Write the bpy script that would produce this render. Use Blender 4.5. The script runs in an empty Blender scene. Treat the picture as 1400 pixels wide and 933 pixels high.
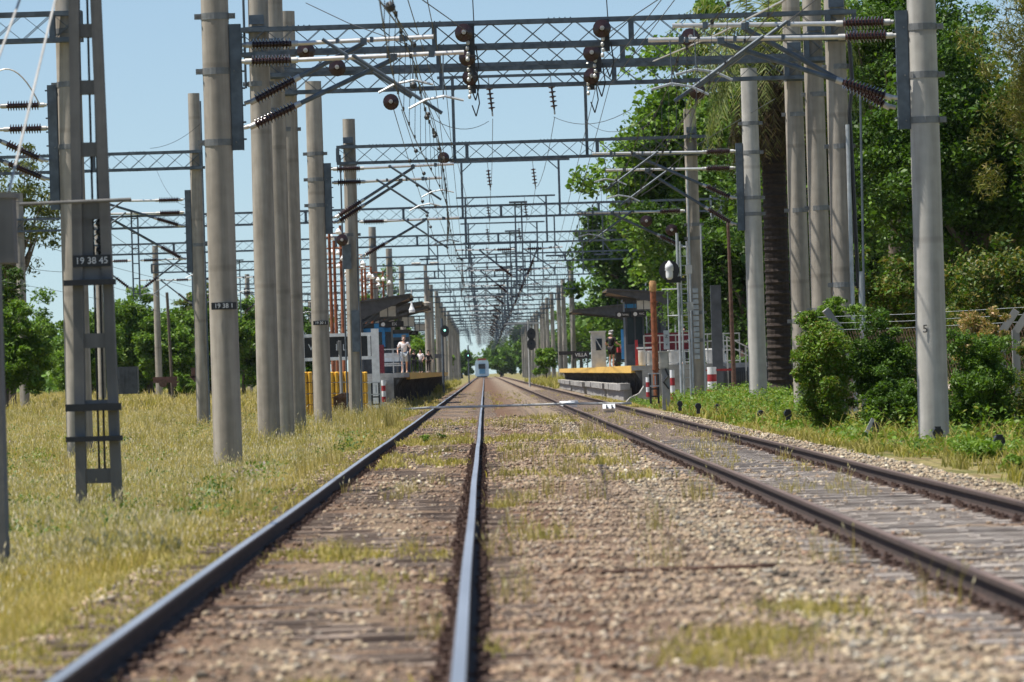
import bpy, math, random
import numpy as np
from mathutils import Vector, Matrix
R = math.radians
rng = np.random.default_rng(7)
random.seed(11)
scene = bpy.context.scene
COL = scene.collection
F = 7800.0            # focal length in photo pixels (200 mm lens)
CAMH = 1.275          # eye height above the rail heads (z = 0)
ROLL = 0.03

# ------------------------------------------------------------------ helpers
def at(px, py, Y):
    """world point at distance Y along a sight line of the photograph"""
    dx, dy = px-662.5, py-509.0
    k = 1+ROLL*ROLL
    u, v = (dx-ROLL*dy)/k, (dy+ROLL*dx)/k
    return Vector((u*Y/F, Y, CAMH-v*Y/F))
def on(px, py, zg):
    dx, dy = px-662.5, py-509.0
    k = 1+ROLL*ROLL
    v = (dy+ROLL*dx)/k
    return at(px, py, (CAMH-zg)*F/v)

def V(*a): return Vector(a)
def frame(d):
    d = d.normalized()
    a = Vector((0,0,1)) if abs(d.z) < .95 else Vector((0,1,0))
    x = d.cross(a).normalized(); y = x.cross(d).normalized()
    return x, y, d

class MB:
    def __init__(s): s.v=[]; s.f=[]; s.m=[]
    def add(s, vs, fs, m=0):
        o=len(s.v); s.v += [tuple(p) for p in vs]
        s.f += [tuple(i+o for i in f) for f in fs]; s.m += [m]*len(fs)
    def box(s, c, size, rz=0, m=0, rx=0, ry=0):
        hx,hy,hz=[k/2 for k in size]
        M = Matrix.Rotation(rz,3,'Z')@Matrix.Rotation(ry,3,'Y')@Matrix.Rotation(rx,3,'X')
        c=Vector(c)
        vs=[c+M@Vector((x*hx,y*hy,z*hz)) for x in(-1,1) for y in(-1,1) for z in(-1,1)]
        s.add(vs,[(0,1,3,2),(4,6,7,5),(0,4,5,1),(2,3,7,6),(0,2,6,4),(1,5,7,3)],m)
    def span(s, a, b, m=0):
        a=Vector(a); b=Vector(b); s.box((a+b)/2, [abs(b[i]-a[i]) for i in range(3)], m=m)
    def bar(s, p0, p1, w, h=None, m=0):
        p0=Vector(p0); p1=Vector(p1); h=h or w
        x,y,d=frame(p1-p0)
        vs=[p+x*(a*w/2)+y*(b*h/2) for p in(p0,p1) for a,b in((-1,-1),(1,-1),(1,1),(-1,1))]
        s.add(vs,[(3,2,1,0),(4,5,6,7),(0,1,5,4),(1,2,6,5),(2,3,7,6),(3,0,4,7)],m)
    def tube(s, p0, p1, r0, r1=None, n=8, m=0, cap=True):
        p0=Vector(p0); p1=Vector(p1); r1=r0 if r1 is None else r1
        x,y,d=frame(p1-p0); vs=[]
        for p,r in((p0,r0),(p1,r1)):
            for i in range(n):
                a=2*math.pi*i/n; vs.append(p+x*(r*math.cos(a))+y*(r*math.sin(a)))
        fs=[(i,(i+1)%n,n+(i+1)%n,n+i) for i in range(n)]
        if cap: fs+= [tuple(range(n-1,-1,-1)), tuple(range(n,2*n))]
        s.add(vs,fs,m)
    def poly(s, pts, r, n=5, m=0):
        for a,b in zip(pts[:-1],pts[1:]): s.tube(a,b,r,n=n,m=m)
    def lathe(s, p0, axis, prof, n=12, m=0):
        """prof: list of (distance along axis, radius)"""
        p0=Vector(p0); x,y,d=frame(Vector(axis)); vs=[]; k=len(prof)
        for t,r in prof:
            for i in range(n):
                a=2*math.pi*i/n; vs.append(p0+d*t+x*(r*math.cos(a))+y*(r*math.sin(a)))
        fs=[(j*n+i,j*n+(i+1)%n,(j+1)*n+(i+1)%n,(j+1)*n+i) for j in range(k-1) for i in range(n)]
        fs+=[tuple(range(n-1,-1,-1)),tuple(range((k-1)*n,k*n))]
        s.add(vs,fs,m)
    def ribbed(s, p0, p1, rc, rs, k, n=10, m=0, caps=None):
        p0=Vector(p0); p1=Vector(p1); L=(p1-p0).length; pr=[(0,rc*.8)]
        st=L/(k+1)
        for i in range(k):
            t=st*(i+.6); pr+=[(t,rc),(t+st*.12,rs),(t+st*.3,rs),(t+st*.62,rc)]
        pr.append((L,rc*.8)); s.lathe(p0,p1-p0,pr,n,m)
        if caps is not None:
            d=(p1-p0).normalized()
            s.tube(p0-d*.09,p0+d*.03,rc*1.05,n=n,m=caps); s.tube(p1-d*.03,p1+d*.09,rc*1.05,n=n,m=caps)
    def prism(s, pts, y0, y1, m=0):
        """polygon in (x,z) pulled along y"""
        n=len(pts)
        vs=[(x,y0,z) for x,z in pts]+[(x,y1,z) for x,z in pts]
        s.add(vs,[tuple(range(n)),tuple(range(2*n-1,n-1,-1))]+[(i,n+i,n+(i+1)%n,(i+1)%n) for i in range(n)],m)

ORG={}
def fix_normals(me):
    import bmesh
    b=bmesh.new(); b.from_mesh(me); bmesh.ops.recalc_face_normals(b,faces=b.faces); b.to_mesh(me); b.free()
def props(o,label=None,cat=None,group=None,kind=None):
    if label: o['label']=label
    if cat: o['category']=cat
    if group: o['group']=group
    if kind: o['kind']=kind
    return o
def thing(name,label,cat,loc=(0,0,0),group=None):
    o=bpy.data.objects.new(name,None); COL.objects.link(o); o.location=loc
    o.empty_display_size=.2; ORG[o.name]=Vector(loc)
    return props(o,label,cat,group)
def build(mb,name,mats,parent=None,smooth=False,label=None,origin=None):
    org = ORG[parent.name] if parent else Vector(origin or (0,0,0))
    me=bpy.data.meshes.new(name)
    me.from_pydata([(x-org.x,y-org.y,z-org.z) for x,y,z in mb.v],[],mb.f)
    if not isinstance(mats,(list,tuple)): mats=[mats]
    for m in mats: me.materials.append(m)
    if len(mats)>1: me.polygons.foreach_set('material_index',mb.m)
    fix_normals(me)
    if smooth:
        me.polygons.foreach_set('use_smooth',[True]*len(me.polygons))
        try: me.set_sharp_from_angle(angle=R(40))
        except Exception: pass
    o=bpy.data.objects.new(name,me); COL.objects.link(o)
    if parent: o.parent=parent
    else: o.location=org
    ORG[o.name]=org
    if label: o['label']=label
    return o
def solo(mb,name,mats,label,cat,group=None,smooth=False,kind=None):
    a=np.array(mb.v); org=((a[:,0].min()+a[:,0].max())/2,(a[:,1].min()+a[:,1].max())/2,a[:,2].min())
    o=build(mb,name,mats,None,smooth,origin=org)
    return props(o,label,cat,group,kind)
def np_mesh(name,verts,faces_n,loops,mat,cols=None,parent=None,smooth=False,origin=(0,0,0)):
    """fast mesh: faces all with faces_n corners, loops flat index array, cols per vertex"""
    me=bpy.data.meshes.new(name)
    org=ORG[parent.name] if parent else Vector(origin)
    verts=np.asarray(verts,np.float32)-np.array(org,np.float32)
    nv=len(verts); nf=len(loops)//faces_n
    me.vertices.add(nv); me.vertices.foreach_set('co',verts.ravel())
    me.loops.add(len(loops)); me.loops.foreach_set('vertex_index',np.asarray(loops,np.int32).ravel())
    me.polygons.add(nf); me.polygons.foreach_set('loop_start',np.arange(0,nf*faces_n,faces_n,dtype=np.int32))
    me.update(calc_edges=True)
    if cols is not None:
        ca=me.color_attributes.new('tint','FLOAT_COLOR','POINT')
        c=np.ones((nv,4),np.float32); c[:,:3]=cols; ca.data.foreach_set('color',c.ravel())
    me.materials.append(mat)
    if smooth: me.polygons.foreach_set('use_smooth',[True]*nf)
    o=bpy.data.objects.new(name,me); COL.objects.link(o)
    if parent: o.parent=parent
    else: o.location=org
    ORG[o.name]=org
    return o
def copy_tree(o,parent=None):
    c=o.copy(); COL.objects.link(c)
    if parent: c.parent=parent
    ORG[c.name]=Vector(ORG.get(o.name,(0,0,0)))
    for ch in list(o.children): copy_tree(ch,c)
    return c

# ------------------------------------------------------------------ materials
def mat(name,col,rough=.7,metal=0.,var=.25,scale=6.,bump=0.,stretch=(1,1,1),col2=None,attr=False,trans=0.,spec=.5,rand=0.,detail=5):
    m=bpy.data.materials.new(name); m.use_nodes=True
    nt=m.node_tree; N=nt.nodes; L=nt.links; bs=N['Principled BSDF']; out=N['Material Output']
    bs.inputs['Roughness'].default_value=rough; bs.inputs['Metallic'].default_value=metal
    bs.inputs['Specular IOR Level'].default_value=spec
    tc=N.new('ShaderNodeTexCoord'); mp=N.new('ShaderNodeMapping'); mp.inputs['Scale'].default_value=stretch
    L.new(tc.outputs['Object'],mp.inputs['Vector'])
    nz=N.new('ShaderNodeTexNoise'); nz.inputs['Scale'].default_value=scale; nz.inputs['Detail'].default_value=detail
    L.new(mp.outputs['Vector'],nz.inputs['Vector'])
    rp=N.new('ShaderNodeValToRGB'); L.new(nz.outputs['Fac'],rp.inputs['Fac'])
    c=Vector(col); c2=Vector(col2) if col2 else c*(1-var)
    rp.color_ramp.elements[0].position=.35; rp.color_ramp.elements[1].position=.65
    rp.color_ramp.elements[0].color=(*c2,1); rp.color_ramp.elements[1].color=(*(c if col2 else c*(1+var*.5)),1)
    src=rp.outputs['Color']
    if attr:
        at_=N.new('ShaderNodeAttribute'); at_.attribute_name='tint'
        src=at_.outputs['Color']
    if rand:
        oi=N.new('ShaderNodeObjectInfo'); mr=N.new('ShaderNodeMapRange')
        mr.inputs['To Min'].default_value=1-rand; mr.inputs['To Max'].default_value=1+rand
        L.new(oi.outputs['Random'],mr.inputs['Value'])
        hs=N.new('ShaderNodeHueSaturation'); L.new(mr.outputs['Result'],hs.inputs['Value']); L.new(src,hs.inputs['Color']); src=hs.outputs['Color']
    L.new(src,bs.inputs['Base Color'])
    if bump:
        b=N.new('ShaderNodeBump'); b.inputs['Strength'].default_value=bump; b.inputs['Distance'].default_value=.02
        L.new(nz.outputs['Fac'],b.inputs['Height']); L.new(b.outputs['Normal'],bs.inputs['Normal'])
    if trans:
        tr=N.new('ShaderNodeBsdfTranslucent'); mx=N.new('ShaderNodeMixShader'); mx.inputs[0].default_value=trans
        gm=N.new('ShaderNodeMix'); gm.data_type='RGBA'; gm.blend_type='MULTIPLY'; gm.inputs[0].default_value=1
        L.new(src,gm.inputs[6]); gm.inputs[7].default_value=(1.5,1.6,.5,1); L.new(gm.outputs[2],tr.inputs['Color'])
        L.new(bs.outputs[0],mx.inputs[1]); L.new(tr.outputs[0],mx.inputs[2]); L.new(mx.outputs[0],out.inputs['Surface'])
    return m
M={}
def concrete_mat(name,c1,c2,c3):
    """spun concrete: mottling, long vertical rain streaks, faint mould-joint rings"""
    m=mat(name,c1,.85,0,.2,3.5,.25,detail=8); nt=m.node_tree; N=nt.nodes; L=nt.links; bs=N['Principled BSDF']
    src=bs.inputs['Base Color'].links[0].from_socket
    tc=N.new('ShaderNodeTexCoord'); mp=N.new('ShaderNodeMapping'); mp.inputs['Scale'].default_value=(4.5,4.5,.35)
    oi=N.new('ShaderNodeObjectInfo'); L.new(tc.outputs['Object'],mp.inputs['Vector'])
    cx=N.new('ShaderNodeCombineXYZ'); L.new(oi.outputs['Random'],cx.inputs['X'])
    vm=N.new('ShaderNodeVectorMath'); vm.operation='SCALE'; vm.inputs['Scale'].default_value=50
    L.new(cx.outputs[0],vm.inputs[0]); L.new(vm.outputs[0],mp.inputs['Location'])
    nz=N.new('ShaderNodeTexNoise'); nz.inputs['Scale'].default_value=1; nz.inputs['Detail'].default_value=6; L.new(mp.outputs[0],nz.inputs['Vector'])
    rp=N.new('ShaderNodeValToRGB'); rp.color_ramp.elements[0].position=.42; rp.color_ramp.elements[1].position=.6
    rp.color_ramp.elements[0].color=(*c2,1); rp.color_ramp.elements[1].color=(*c3,1); L.new(nz.outputs['Fac'],rp.inputs['Fac'])
    mx=N.new('ShaderNodeMix'); mx.data_type='RGBA'; mx.inputs[0].default_value=.5
    L.new(src,mx.inputs[6]); L.new(rp.outputs['Color'],mx.inputs[7])
    wv=N.new('ShaderNodeTexWave'); wv.bands_direction='Z'; wv.inputs['Scale'].default_value=.085; wv.inputs['Distortion'].default_value=.15
    L.new(tc.outputs['Object'],wv.inputs['Vector'])
    r2=N.new('ShaderNodeValToRGB'); r2.color_ramp.elements[0].position=0; r2.color_ramp.elements[0].color=(.82,.81,.8,1)
    r2.color_ramp.elements[1].position=.002; r2.color_ramp.elements[1].color=(1,1,1,1); L.new(wv.outputs['Fac'],r2.inputs['Fac'])
    m2=N.new('ShaderNodeMix'); m2.data_type='RGBA'; m2.blend_type='MULTIPLY'; m2.inputs[0].default_value=1
    L.new(mx.outputs[2],m2.inputs[6]); L.new(r2.outputs['Color'],m2.inputs[7]); L.new(m2.outputs[2],bs.inputs['Base Color'])
    return m
M['pole']=concrete_mat('spun_concrete',(.34,.305,.255),(.17,.15,.125),(.38,.345,.295))
M['polepale']=concrete_mat('pale_spun_concrete',(.42,.405,.37),(.26,.25,.225),(.46,.445,.41))
M['pole3']=concrete_mat('dark_cast_concrete',(.15,.147,.14),(.09,.09,.088),(.17,.165,.158))
M['band']=mat('clamp_steel',(.19,.195,.195),.55,.3,.25,6)
M['pole2']=concrete_mat('cast_concrete',(.27,.265,.255),(.17,.17,.168),(.29,.285,.275))
M['steel']=mat('galvanised_steel',(.095,.12,.145),.6,.2,.3,5)
M['steel_light']=mat('pale_steel',(.42,.45,.47),.5,.3,.2,5)
M['alu']=mat('aluminium_tube',(.62,.62,.60),.35,.7,.12,8)
M['porcelain']=mat('brown_porcelain',(.045,.022,.02),.18,0,.25,9)
M['capmetal']=mat('insulator_cap',(.5,.5,.48),.5,.5,.2,9)
M['wire']=mat('copper_wire',(.05,.052,.055),.6,.4,.2,9)
M['wirelight']=mat('steel_cable',(.5,.49,.46),.5,.3,.15,9)
M['rust']=mat('rust',(.23,.075,.03),.85,0,.4,7,.3)
M['ochre']=mat('ochre_rust',(.42,.24,.10),.85,0,.35,8,.3)
M['darkrust']=mat('old_rust',(.10,.055,.038),.9,0,.4,9,.3)
M['railside']=mat('rail_rust',(.04,.022,.016),.95,0,.35,25,.2,(1,.15,1))
M['railtop']=mat('rail_polished',(.55,.565,.58),.36,.9,.15,3,0,(1,.05,1))
M['railbrown']=mat('rail_dull_top',(.17,.115,.085),.55,.3,.3,3,0,(1,.1,1))
M['wood']=mat('sleeper_wood',(.27,.205,.155),.9,0,.3,3.2,.6,(1.2,22,22),col2=(.16,.125,.10),rand=.22,detail=8)
M['woodgrey']=mat('bare_sleeper_wood',(.44,.40,.36),.9,0,.3,3.2,.6,(1.2,22,22),col2=(.20,.17,.145),rand=.18,detail=8)
M['plate']=mat('tie_plate_rust',(.085,.048,.033),.85,0,.4,20,.3)
M['stone']=mat('ballast_stone',(.4,.35,.3),.9,attr=True)
M['grass']=mat('grass_blades',(.3,.3,.1),.7,attr=True,trans=.25,spec=.2)
M['leaf']=mat('leaves',(.05,.1,.03),.5,attr=True,trans=.24,spec=.22)
M['bark']=mat('bark',(.12,.095,.07),.95,0,.4,8,.5,(1,1,.25))
M['palmbark']=mat('palm_bark',(.03,.02,.015),.95,0,.4,6,.6,(1,1,3))
M['plat']=mat('platform_concrete',(.33,.32,.30),.9,0,.3,2.5,.2,detail=8)
M['shadewall']=mat('shade_toned_concrete',(.10,.095,.09),.95,0,.4,2.5,.2,detail=8)  # platform concrete darkened: shade of the trackside walls put into the colour
M['yellow']=mat('yellow_paint',(.75,.46,.09),.7,0,.25,5,detail=8)
M['white']=mat('white_paint',(.72,.73,.74),.6,0,.15,5)
M['red']=mat('red_paint',(.33,.02,.025),.6,0,.3,5)
M['black']=mat('black_paint',(.016,.017,.02),.5,0,.3,8)
M['slate']=mat('slate_panel',(.06,.068,.08),.6,0,.3,3)
M['roof']=mat('canopy_sheet',(.06,.058,.058),.5,.2,.3,4)
M['slat']=mat('timber_slats',(.22,.16,.11),.8,0,.4,1.2,.2,(1,14,1))
M['blue']=mat('blue_paint',(.03,.22,.50),.5,0,.2,5)
M['panelgrey']=mat('grey_panel',(.45,.45,.43),.7,0,.15,4)
M['beige']=mat('cabinet_beige',(.42,.40,.35),.75,0,.2,5)
M['orange']=mat('yellow_plastic',(.72,.40,.04),.45,0,.2,6)
M['skin']=mat('skin',(.45,.26,.19),.6,0,.1,6)
M['shirt']=mat('white_cloth',(.75,.70,.70),.9,0,.1,14)
M['denim']=mat('pale_denim',(.34,.39,.44),.9,0,.15,18)
M['blackcloth']=mat('black_cloth',(.012,.012,.015),.9,0,.3,12)
M['redcloth']=mat('dark_red_cloth',(.14,.02,.03),.9,0,.3,12)
M['hiviz']=mat('lime_cloth',(.50,.62,.22),.9,0,.15,12)
M['hair']=mat('grey_hair',(.25,.21,.18),.8,0,.2,30)
M['darkhair']=mat('dark_hair',(.02,.016,.013),.7,0,.2,30)
M['cloth_light']=mat('pale_cap_cloth',(.5,.5,.5),.9,0,.15,12)
M['trainw']=mat('train_white',(.62,.78,.86),.4,0,.1,2)
M['trainb']=mat('train_blue',(.10,.28,.45),.35,0,.1,2)
M['glass']=mat('dark_glass',(.02,.03,.04),.08,0,.1,2)
M['earthwood']=mat('wagon_rust',(.12,.06,.045),.9,0,.4,3,.2)
def lamp_mat(name,col,st):
    m=bpy.data.materials.new(name); m.use_nodes=True; b=m.node_tree.nodes['Principled BSDF']
    b.inputs['Base Color'].default_value=(*col,1); b.inputs['Emission Color'].default_value=(*col,1); b.inputs['Emission Strength'].default_value=st
    return m
M['greenlamp']=lamp_mat('signal_green_lamp',(.35,1,.8),1.6)
# ------------------------------------------------------------------ ground
TR_L=(-1.905,-0.155); TR_R=(2.92,4.67)           # rail centre lines
CL,CR=-1.03,3.795
def sm(a,b,x):
    t=np.clip((x-a)/(b-a),0,1); return t*t*(3-2*t)
def gz(X,Y):
    X=np.asarray(X,float); Y=np.asarray(Y,float)
    z=-.24-.16*sm(-2.9,-4.2,X)*1.0
    z=z+.75*sm(-7,-30,X)*sm(60,300,Y)
    z=z-.06*sm(6.2,7.2,X)+.30*sm(6.6,8.0,X)*sm(110,200,Y)
    z=z+.035*np.sin(X*1.7+Y*.23)*np.cos(X*.6-Y*.11)*(1-sm(-3.0,-2.6,X)*sm(6.4,6.0,X))
    return z
def gzf(x,y): return float(gz(x,y))

def ramp_set(rp,stops):
    e=rp.color_ramp.elements
    while len(e)>1: e.remove(e[0])
    e[0].position=stops[0][0]; e[0].color=(*stops[0][1],1)
    for p,c in stops[1:]:
        k=e.new(p); k.color=(*c,1)

def ground_mat():
    m=bpy.data.materials.new('dry_field_soil'); m.use_nodes=True; nt=m.node_tree; N=nt.nodes; L=nt.links; bs=N['Principled BSDF']
    bs.inputs['Roughness'].default_value=.95; bs.inputs['Specular IOR Level'].default_value=.1
    tc=N.new('ShaderNodeTexCoord')
    n1=N.new('ShaderNodeTexNoise'); n1.inputs['Scale'].default_value=.35; n1.inputs['Detail'].default_value=8; L.new(tc.outputs['Object'],n1.inputs['Vector'])
    n2=N.new('ShaderNodeTexNoise'); n2.inputs['Scale'].default_value=9; n2.inputs['Detail'].default_value=6; L.new(tc.outputs['Object'],n2.inputs['Vector'])
    r1=N.new('ShaderNodeValToRGB'); ramp_set(r1,[(.3,(.10,.12,.035)),(.45,(.20,.19,.075)),(.6,(.30,.25,.12)),(.75,(.20,.15,.09))]); L.new(n1.outputs['Fac'],r1.inputs['Fac'])
    r2=N.new('ShaderNodeValToRGB'); ramp_set(r2,[(.3,(.35,.35,.35)),(.7,(1.15,1.12,1.05))]); L.new(n2.outputs['Fac'],r2.inputs['Fac'])
    mx=N.new('ShaderNodeMix'); mx.data_type='RGBA'; mx.blend_type='MULTIPLY'; mx.inputs[0].default_value=1
    L.new(r1.outputs['Color'],mx.inputs[6]); L.new(r2.outputs['Color'],mx.inputs[7]); L.new(mx.outputs[2],bs.inputs['Base Color'])
    b=N.new('ShaderNodeBump'); b.inputs['Strength'].default_value=.6; b.inputs['Distance'].default_value=.06; L.new(n2.outputs['Fac'],b.inputs['Height']); L.new(b.outputs['Normal'],bs.inputs['Normal'])
    return m
def ballast_mat():
    m=bpy.data.materials.new('ballast_bed'); m.use_nodes=True; nt=m.node_tree; N=nt.nodes; L=nt.links; bs=N['Principled BSDF']
    bs.inputs['Roughness'].default_value=.95; bs.inputs['Specular IOR Level'].default_value=.15
    tc=N.new('ShaderNodeTexCoord'); vo=N.new('ShaderNodeTexVoronoi'); vo.inputs['Scale'].default_value=18; L.new(tc.outputs['Object'],vo.inputs['Vector'])
    r0=N.new('ShaderNodeValToRGB'); ramp_set(r0,[(0,(.55,.55,.55)),(.5,(.95,.92,.9)),(1,(1.3,1.27,1.22))])
    sx=N.new('ShaderNodeSeparateColor'); L.new(vo.outputs['Color'],sx.inputs[0]); L.new(sx.outputs[0],r0.inputs['Fac'])
    sp=N.new('ShaderNodeSeparateXYZ'); n1=N.new('ShaderNodeTexNoise'); n1.inputs['Scale'].default_value=.7; n1.inputs['Detail'].default_value=7
    L.new(tc.outputs['Object'],n1.inputs['Vector']); L.new(tc.outputs['Object'],sp.inputs[0])
    ad=N.new('ShaderNodeMath'); ad.operation='MULTIPLY_ADD'; ad.inputs[1].default_value=1.4; L.new(n1.outputs['Fac'],ad.inputs[0]); L.new(sp.outputs['X'],ad.inputs[2])
    mr=N.new('ShaderNodeMapRange'); mr.inputs['From Min'].default_value=-3+.7; mr.inputs['From Max'].default_value=7+.7; L.new(ad.outputs[0],mr.inputs['Value'])
    br=(.13,.082,.056); pale=(.23,.185,.14); mid=(.19,.143,.10)
    X=lambda x:(x+3)/10
    rp=N.new('ShaderNodeValToRGB'); ramp_set(rp,[(X(-3),mid),(X(-1.9),br),(X(-1.0),mid),(X(-.15),br),(X(.7),br),(X(1.8),pale),(X(2.5),pale),(X(2.95),br),(X(3.5),pale),(X(4.2),pale),(X(4.7),br),(X(5.4),pale)])
    L.new(mr.outputs[0],rp.inputs['Fac'])
    mx=N.new('ShaderNodeMix'); mx.data_type='RGBA'; mx.blend_type='MULTIPLY'; mx.inputs[0].default_value=1
    L.new(rp.outputs['Color'],mx.inputs[6]); L.new(r0.outputs['Color'],mx.inputs[7]); L.new(mx.outputs[2],bs.inputs['Base Color'])
    b=N.new('ShaderNodeBump'); b.inputs['Strength'].default_value=.9; b.inputs['Distance'].default_value=.04; L.new(vo.outputs['Distance'],b.inputs['Height']); L.new(b.outputs['Normal'],bs.inputs['Normal'])
    return m
def sheet(name,xs,ys,zf,m):
    XX,YY=np.meshgrid(xs,ys); ZZ=zf(XX,YY); nx,ny=len(xs),len(ys)
    i=np.arange(nx*ny).reshape(ny,nx)
    q=np.stack([i[:-1,:-1],i[:-1,1:],i[1:,1:],i[1:,:-1]],-1).reshape(-1)
    o=np_mesh(name,np.stack([XX,YY,ZZ],-1).reshape(-1,3),4,q,m,smooth=True)
    return props(o,kind='structure')
xs=np.unique(np.concatenate([[-3000,-1500,-700,-300,-150,-90,-60,-45],np.arange(-36,24,.6),[30,45,70,120,300,700,1500,3000]]))
ys=np.unique(np.concatenate([[-60,-20,0],np.arange(10,170,1.),np.arange(170,500,5.),np.arange(500,1500,40.),[2000,3000,4500]]))
sheet('ground',xs,ys,lambda X,Y:gz(X,Y)-.05,ground_mat())
def bedz(X,Y):
    z=-.185+.02*np.sin(X*3.1+Y*1.3)*np.sin(Y*.9-X)+.012*np.sin(Y*3.7+X*5)
    e=sm(-2.5,-3.5,X)+sm(5.7,6.9,X)
    mid=sm(-.1,.6,X)*sm(2.9,2.2,X)
    inl=sm(-1.85,-1.6,X)*sm(-.2,-.45,X)
    return z-.32*e+.03*mid+inl*(.022+.016*np.sin(X*2.3+Y*.7)*np.sin(Y*.31+1))
bx=np.concatenate([np.arange(-3.6,-2.2,.2),np.arange(-2.2,7.05,.25)])
by=np.concatenate([np.arange(8,140,.4),np.arange(140,600,4.),np.arange(600,1700,50.)])
sheet('ballast_bed',bx,by,bedz,ballast_mat())

# ------------------------------------------------------------------ rails
def rail(name,x,label,topm):
    prof=[(-.065,-.15),(.065,-.15),(.065,-.14),(.012,-.125),(.009,-.045),(.036,-.034),(.036,-.009),(.030,0),(-.030,0),(-.036,-.009),(-.036,-.034),(-.009,-.045),(-.012,-.125),(-.065,-.14)]
    ys=list(np.arange(12,160,2.))+list(np.arange(160,620,10.))+[660,700,800,1000,1300,1700]
    n=len(prof); mb=MB(); ph=random.random()*6
    vs=[]
    for y in ys:
        wob=.003*math.sin(y*.21+ph)+.004*math.sin(y*.063+ph*2); wz=.004*math.sin(y*.13+ph)
        vs+=[(x+wob+a,y,b+wz) for a,b in prof]
    fs=[];ms=[]
    for k in range(len(ys)-1):
        for i in range(n):
            j=(i+1)%n; fs.append((k*n+i,(k+1)*n+i,(k+1)*n+j,k*n+j)); ms.append(1 if i==7 else 0)
    fs+= [tuple(range(n)),tuple(len(vs)-n+i for i in range(n-1,-1,-1))]; ms+=[0,0]
    mb.v=vs; mb.f=fs; mb.m=ms
    return solo(mb,name,[M['railside'],topm],label,'rail','running rails of the two tracks')
rail('rail',TR_L[0],'outermost left rail with polished bluish top beside the grass field',M['railtop'])
rail('rail',TR_L[1],'shiny rail running straight at the viewer, right rail of the left track',M['railtop'])
rail('rail',TR_R[0],'rusty brown rail on the ballast side of the right track',M['railbrown'])
rail('rail',TR_R[1],'rusty brown rail nearest the right platform, beyond the grey sleepers',M['railbrown'])

# sleepers: the nearest 300 one by one, the rest as one object
def sleeper_mb(y,cx,mb,w=.25,dx=0,rz=0):
    mb.box((cx+dx,y,-.225),(2.75,w,.13),rz)
def tie_plate_mb(x,y):
    mb=MB(); mb.box((x,y,-.155),(.30,.20,.016))
    for s in(-1,1):
        mb.box((x+s*.083,y,-.135),(.045,.09,.03)); mb.tube((x+s*.105,y+.03,-.15),(x+s*.105,y+.03,-.105),.014,n=6)
    return mb
protos=[]
for tk,(cx,rr,lab) in enumerate([(CL,TR_L,'weathered brown sleeper half buried in gravel under the left track'),(CR,TR_R,'pale grey timber sleeper lying bare under the rusty right track')]):
    for k in range(150):
        y=22.3+k*.6+random.uniform(-.05,.05)
        if k<3:
            mb=MB(); sleeper_mb(y,cx,mb,.24+.012*k)
            # worn, split top edge
            for q in range(5):
                xx=cx-1.2+q*.55+random.uniform(-.1,.1); mb.box((xx,y+random.uniform(-.08,.08),-.158),(.4,.03,.012),random.uniform(-.04,.04))
            o=thing('sleeper',lab,'railway sleeper',(cx,y,-.29),('sleepers of the left track','sleepers of the right track')[tk])
            build(mb,'timber',M['wood' if tk==0 else 'woodgrey'],o)
            for x in rr: build(tie_plate_mb(x,y),'tie_plate',M['plate'],o)
            protos.append(o)
        else:
            c=copy_tree(protos[tk*3+k%3]); c.location=(cx+random.uniform(-.04,.04),y,-.29+random.uniform(-.012,.01)); c.rotation_euler.z=random.uniform(-.012,.012)
mb=MB()
for cx in(CL,CR):
    y=22.3+150*.6
    while y<420: sleeper_mb(y,cx,mb,.25,random.uniform(-.04,.04)); y+=.6
o=solo(mb,'distant_sleepers',M['wood'],'far sleepers of both tracks merging into the gravel near the platforms','railway sleepers',kind='stuff')

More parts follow.
